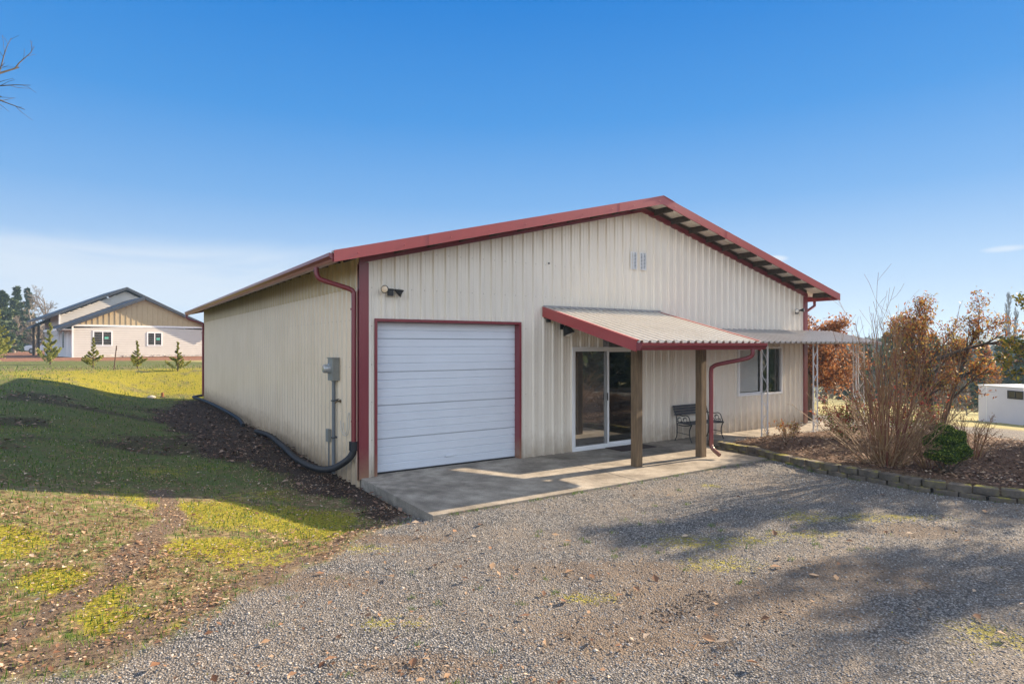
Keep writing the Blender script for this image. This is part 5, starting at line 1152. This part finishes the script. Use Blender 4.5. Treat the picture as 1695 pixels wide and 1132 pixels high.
# far woods as one mass
def woods(name, pts, seed, h0, h1, size, m='needle'):
    g = np.random.RandomState(seed); VV = []; FF = []; b = 0
    for (x, y) in pts:
        h = g.uniform(h0, h1); n = 420; f = g.rand(n) ** .8; a = g.rand(n) * 6.28; r_ = h * .23 * (1 - f) ** .75 * (.5 + .6 * g.rand(n)) + .1
        P = np.stack([x + np.cos(a) * r_, y + np.sin(a) * r_, Z(x, y) + h * f], 1); U = np.stack([np.cos(a), np.sin(a), -.3 + 0 * a], 1)
        V_, F_ = leafmesh(P, size * (.6 + .8 * g.rand(n)), g, asp=.6, up=U, flat=.3); VV.append(V_); FF.append(F_ + b); b += len(V_)
    o = meshobj(name, np.concatenate(VV), np.concatenate(FF), LM[m]); return o
g = np.random.RandomState(77); pts = []
for k in range(240):
    dep = g.uniform(150, 330); px = g.uniform(1180, 1900); pts.append(wp(px, dep))
tag(woods('far_woods', pts, 78, 6, 11, 1.3), 'hazy blue-green conifer woods on the low ground far right', 'woods', None, 'stuff')
pts = []
for k in range(46):
    dep = g.uniform(140, 190); px = g.uniform(-330, 260); pts.append(wp(px, dep))
tag(woods('far_woods', pts, 79, 4, 8, 1.1), 'distant dark woods behind the neighbouring house', 'woods', None, 'stuff')
pts = []
for k in range(85):
    dep = g.uniform(52, 118); px = g.uniform(1385, 1790); pts.append(wp(px, dep))
tag(woods('scrub_woods', pts[:50], 81, 4.5, 8, .55), 'hazy band of mixed evergreen scrub beyond the pale field', 'woods', None, 'stuff')
tag(woods('scrub_woods', pts[50:], 82, 4.0, 6.5, .4, 'oak'), 'brownish winter scrub standing among the hazy evergreens', 'woods', None, 'stuff')
# woods behind the viewer that the glass reflects
pts = []
for k in range(46): pts.append((g.uniform(14, 52), g.uniform(-42, -20)))
tag(woods('nearby_woods', pts, 80, 8, 14, .8), 'evergreen woods across the drive opposite the building', 'woods', None, 'stuff')
# hills
mbv = []; mf = []
ang = np.linspace(R(-40), R(130), 170); rr_ = [330, 430, 600, 850, 1150, 1400]
for j, r_ in enumerate(rr_):
    hgt = [-12, -6, 3, 10, 15, -60][j]
    for a in ang:
        nse = (fbm(np.array([a * 3.0]), np.array([j * 1.7]), 2.2, 3)[0] - .5) * [0, 6, 12, 18, 26, 0][j]; mbv.append((CX + r_ * math.cos(a), CY + r_ * math.sin(a), hgt + nse))
na = len(ang)
for j in range(len(rr_) - 1):
    for k in range(na - 1): mf.append((j * na + k, j * na + k + 1, (j + 1) * na + k + 1, (j + 1) * na + k))
hl = meshobj('hills', mbv, mf, mat('far wooded hills', (.045, .06, .035), .95, col2=(.02, .03, .02), vscale=.05), smooth=True); tag(hl, kind='structure')

# ------------------------------------------------------------------ ground cover (uncountable)
def scatter(n, r0, r1, seed, cond, half=52):
    x, y, r, g = view_points(n, r0, r1, seed, half); mk = masks(x, y)
    inslab = ((x > -.03) & (x < 6.75) & (y > -2.52) & (y < 18)) | ((x > 6.7) & (x < 13.72) & (y > -1.17) & (y < 18)) | (np.abs(x - wallx(y)) < .13) & (y < -1)
    k = cond(mk, x, y, g) & ~inslab; return x[k], y[k], r[k], g
x, y, r, g = scatter(150000, 2.6, 17, 1, lambda m, x, y, g: (g.rand(len(x)) < (m['gravel'] * (1 - .55 * m['dirt']) + .06) * (1 - .7 * m['bed'])) & (x < 13))
s = (.0035 + .0075 * g.rand(len(x)) ** 1.6) * (1 + .35 * np.clip(r - 5, 0, 8) / 4)
tag(stones('gravel', x, y, s, g, mat('gravel stone', (.43, .42, .41), .85, col2=(.10, .105, .115), island=True)), 'loose grey crushed stone covering the drive', 'gravel', None, 'stuff')
x, y, r, g = scatter(110000, 2.6, 40, 2, lambda m, x, y, g: (g.rand(len(x)) < (1 - m['gravel']) * (1 - m['litter']) * (1 - m['bed']) * (1 - .9 * m['dirt']) * (1 - m['yard']) * (.35 + .65 * (fbm(x, y, 1.3, 8) > .47))) & (x < 1))
tag(blades('grass', x, y, (.016 + .034 * g.rand(len(x)) ** 1.5) * (1 + r / 25), .0028 * (1 + r / 7), g, LM['blade']), 'short patchy winter grass on the lawn', 'grass', None, 'stuff')
x, y, r, g = scatter(90000, 2.6, 30, 3, lambda m, x, y, g: (g.rand(len(x)) < sst(.35, .8, m['moss'] + 1.6 * (fbm(x, y, 7, 2) - .5)) * (.85 - .45 * m['gravel'])) & (x < 7))
tag(blades('moss', x, y, (.006 + .012 * g.rand(len(x))) * (1 + r / 25), .0045 * (1 + r / 9), g, LM['mossb'], .9), 'yellow-green moss patches on lawn and drive', 'moss', None, 'stuff')
def leafscatter(name, n, r0, r1, seed, cond, size, m, lab, zl=.012, spread=.03):
    x, y, r, g = scatter(n, r0, r1, seed, cond); P = np.stack([x, y, gz(x, y) + zl + spread * g.rand(len(x)) ** 2], 1)
    V_, F_ = leafmesh(P, size * (.5 + g.rand(len(x))), g, flat=.72, asp=.6); tag(meshobj(name, V_, F_, LM[m]), lab, 'leaves', None, 'stuff')
leafscatter('leaf_crumbs', 190000, 2.6, 30, 14, lambda m, x, y, g: (x < .3) & (g.rand(len(x)) < (1 - m['gravel'] * .97) * (.12 + .9 * sst(.36, .58, fbm(x, y, 1.3, 12)) * (1 - .4 * m['moss']) + .25 * m['dirt']) * (1 - sst(1.5, 7, y) * .8)), .026, 'litter', 'small crumbled leaf pieces strewn through the sunny lawn', .006, .02)
leafscatter('fallen_leaves', 26000, 2.6, 30, 4, lambda m, x, y, g: (x < .0) & (g.rand(len(x)) < (1 - m['gravel'] * .93) * (1 - m['litter']) * (.08 + .75 * sst(.48, .66, fbm(x, y, 1.3, 12)) + .2 * m['dirt']) * (1 - sst(2, 8, y) * .8)), .048, 'litter', 'curled tan leaves scattered over the sunny lawn')
leafscatter('fallen_leaves', 2600, 2.6, 16, 5, lambda m, x, y, g: (g.rand(len(x)) < m['gravel'] * .10 * (1 + 2.5 * m['moss'] + 1.5 * m['dirt'])) & (x < 12), .075, 'litter', 'single dry leaves lying on the gravel drive')
leafscatter('leaf_litter', 60000, 5, 32, 6, lambda m, x, y, g: (x < .0) & (g.rand(len(x)) < m['litter'] * (.25 + .75 * sst(1.0, 3.5, y))), .075, 'darklitter', 'deep brown leaf litter drifted along the side wall', .01, .05)
leafscatter('bark_mulch', 60000, 6, 22, 7, lambda m, x, y, g: (g.rand(len(x)) < m['bed']), .055, 'darklitter', 'brown leaf mulch covering the planting bed', .006, .04)
leafscatter('bark_mulch', 42000, 6, 22, 8, lambda m, x, y, g: (g.rand(len(x)) < m['bed']), .05, 'litter', 'paler dry leaves on the mulch of the bed', .02, .04)

# coarse stones, clods and twigs lying about
x, y, r, g = scatter(5200, 2.6, 17, 31, lambda m, x, y, g: (g.rand(len(x)) < .35 * m['gravel'] + .5 * m['dirt'] * (x < 5)) & (x < 9))
tag(stones('coarse_stones', x, y, .008 + .016 * g.rand(len(x)) ** 2, g, mat('coarse stone', (.46, .42, .38), .9, col2=(.14, .12, .11), island=True), .1), 'coarser stones loose on the drive and at its edge', 'stones', None, 'stuff')
x, y, r, g = scatter(9000, 2.6, 14, 32, lambda m, x, y, g: (g.rand(len(x)) < .9 * m['dirt'] * (1 - .4 * m['gravel'])) & (x < 6))
tx = []; ty = []
for k in range(15):
    for q in np.linspace(-.09, .09, 9):
        a_ = .26 + .05 * k; tx.append(a_ + .25 * abs(q) + .008 * g.randn()); ty.append(-5.84 + .02 * k * .2 + q + .006 * g.randn())
x = np.concatenate([x, tx]); y = np.concatenate([y, ty])
tag(stones('soil_clods', x, y, .007 + .012 * g.rand(len(x)) ** 1.5, g, mat('soil clod', (.17, .125, .09), .95, col2=(.06, .042, .032), island=True), .1), 'small brown clods of soil in the ruts and tyre marks', 'soil', None, 'stuff')
x, y, r, g = scatter(520, 2.6, 15, 33, lambda m, x, y, g: (g.rand(len(x)) < .6) & (x < 8)); mb = MB()
for a_, b_ in zip(x, y):
    l_ = random.uniform(.04, .16); th_ = random.uniform(0, 3.14); z_ = Z(a_, b_) + .008; dx_, dy_ = math.cos(th_) * l_, math.sin(th_) * l_
    mb.tube([(a_, b_, z_), (a_ + dx_ * .5 + random.uniform(-.01, .01), b_ + dy_ * .5, z_ + .006), (a_ + dx_, b_ + dy_, Z(a_ + dx_, b_ + dy_) + .006)], [.0028, .0022, .0012], 4, cap=False)
tag(mb.build('twigs', M['palestem'], None), 'short dry twigs scattered over lawn and drive', 'twigs', None, 'stuff')
# weeds along the slab edge and in the gravel
g = np.random.RandomState(34); X_ = []; Y_ = []
for k in range(150):
    if k < 60: cx_, cy_ = g.uniform(0, 6.6), -2.52 - abs(g.randn()) * .05
    elif k < 90: cx_, cy_ = g.uniform(6.2, 6.6), g.uniform(-7, -2.6); cx_ = float(wallx(cy_)) - .14
    else: cx_, cy_ = g.uniform(-2.6, 4), g.uniform(-6.2, -3)
    n_ = g.randint(8, 30); X_ += list(cx_ + g.randn(n_) * .03); Y_ += list(np.minimum(cy_ + g.randn(n_) * .02, -2.505))
X_ = np.array(X_); Y_ = np.array(Y_)
tag(blades('weeds', X_, Y_, .012 + .035 * g.rand(len(X_)), .003 + 0 * X_, g, LM['blade'], .9), 'tiny weeds along the slab edge and in the gravel', 'weeds', None, 'stuff')
# ------------------------------------------------------------------ haze in the air
mb = MB(); mb.box(-1500, 1500, -1500, 1500, -90, 34); hz = mb.build('haze', [], None); tag(hz, kind='stuff')
hm = bpy.data.materials.new('haze'); hm.use_nodes = True; hm.node_tree.nodes.clear()
_v = N(hm.node_tree, 'ShaderNodeVolumePrincipled', i={'Color': (.5, .74, 1, 1), 'Density': .0008, 'Anisotropy': .1}); _o = N(hm.node_tree, 'ShaderNodeOutputMaterial'); hm.node_tree.links.new(_v.outputs[0], _o.inputs['Volume'])
hz.data.materials.append(hm)
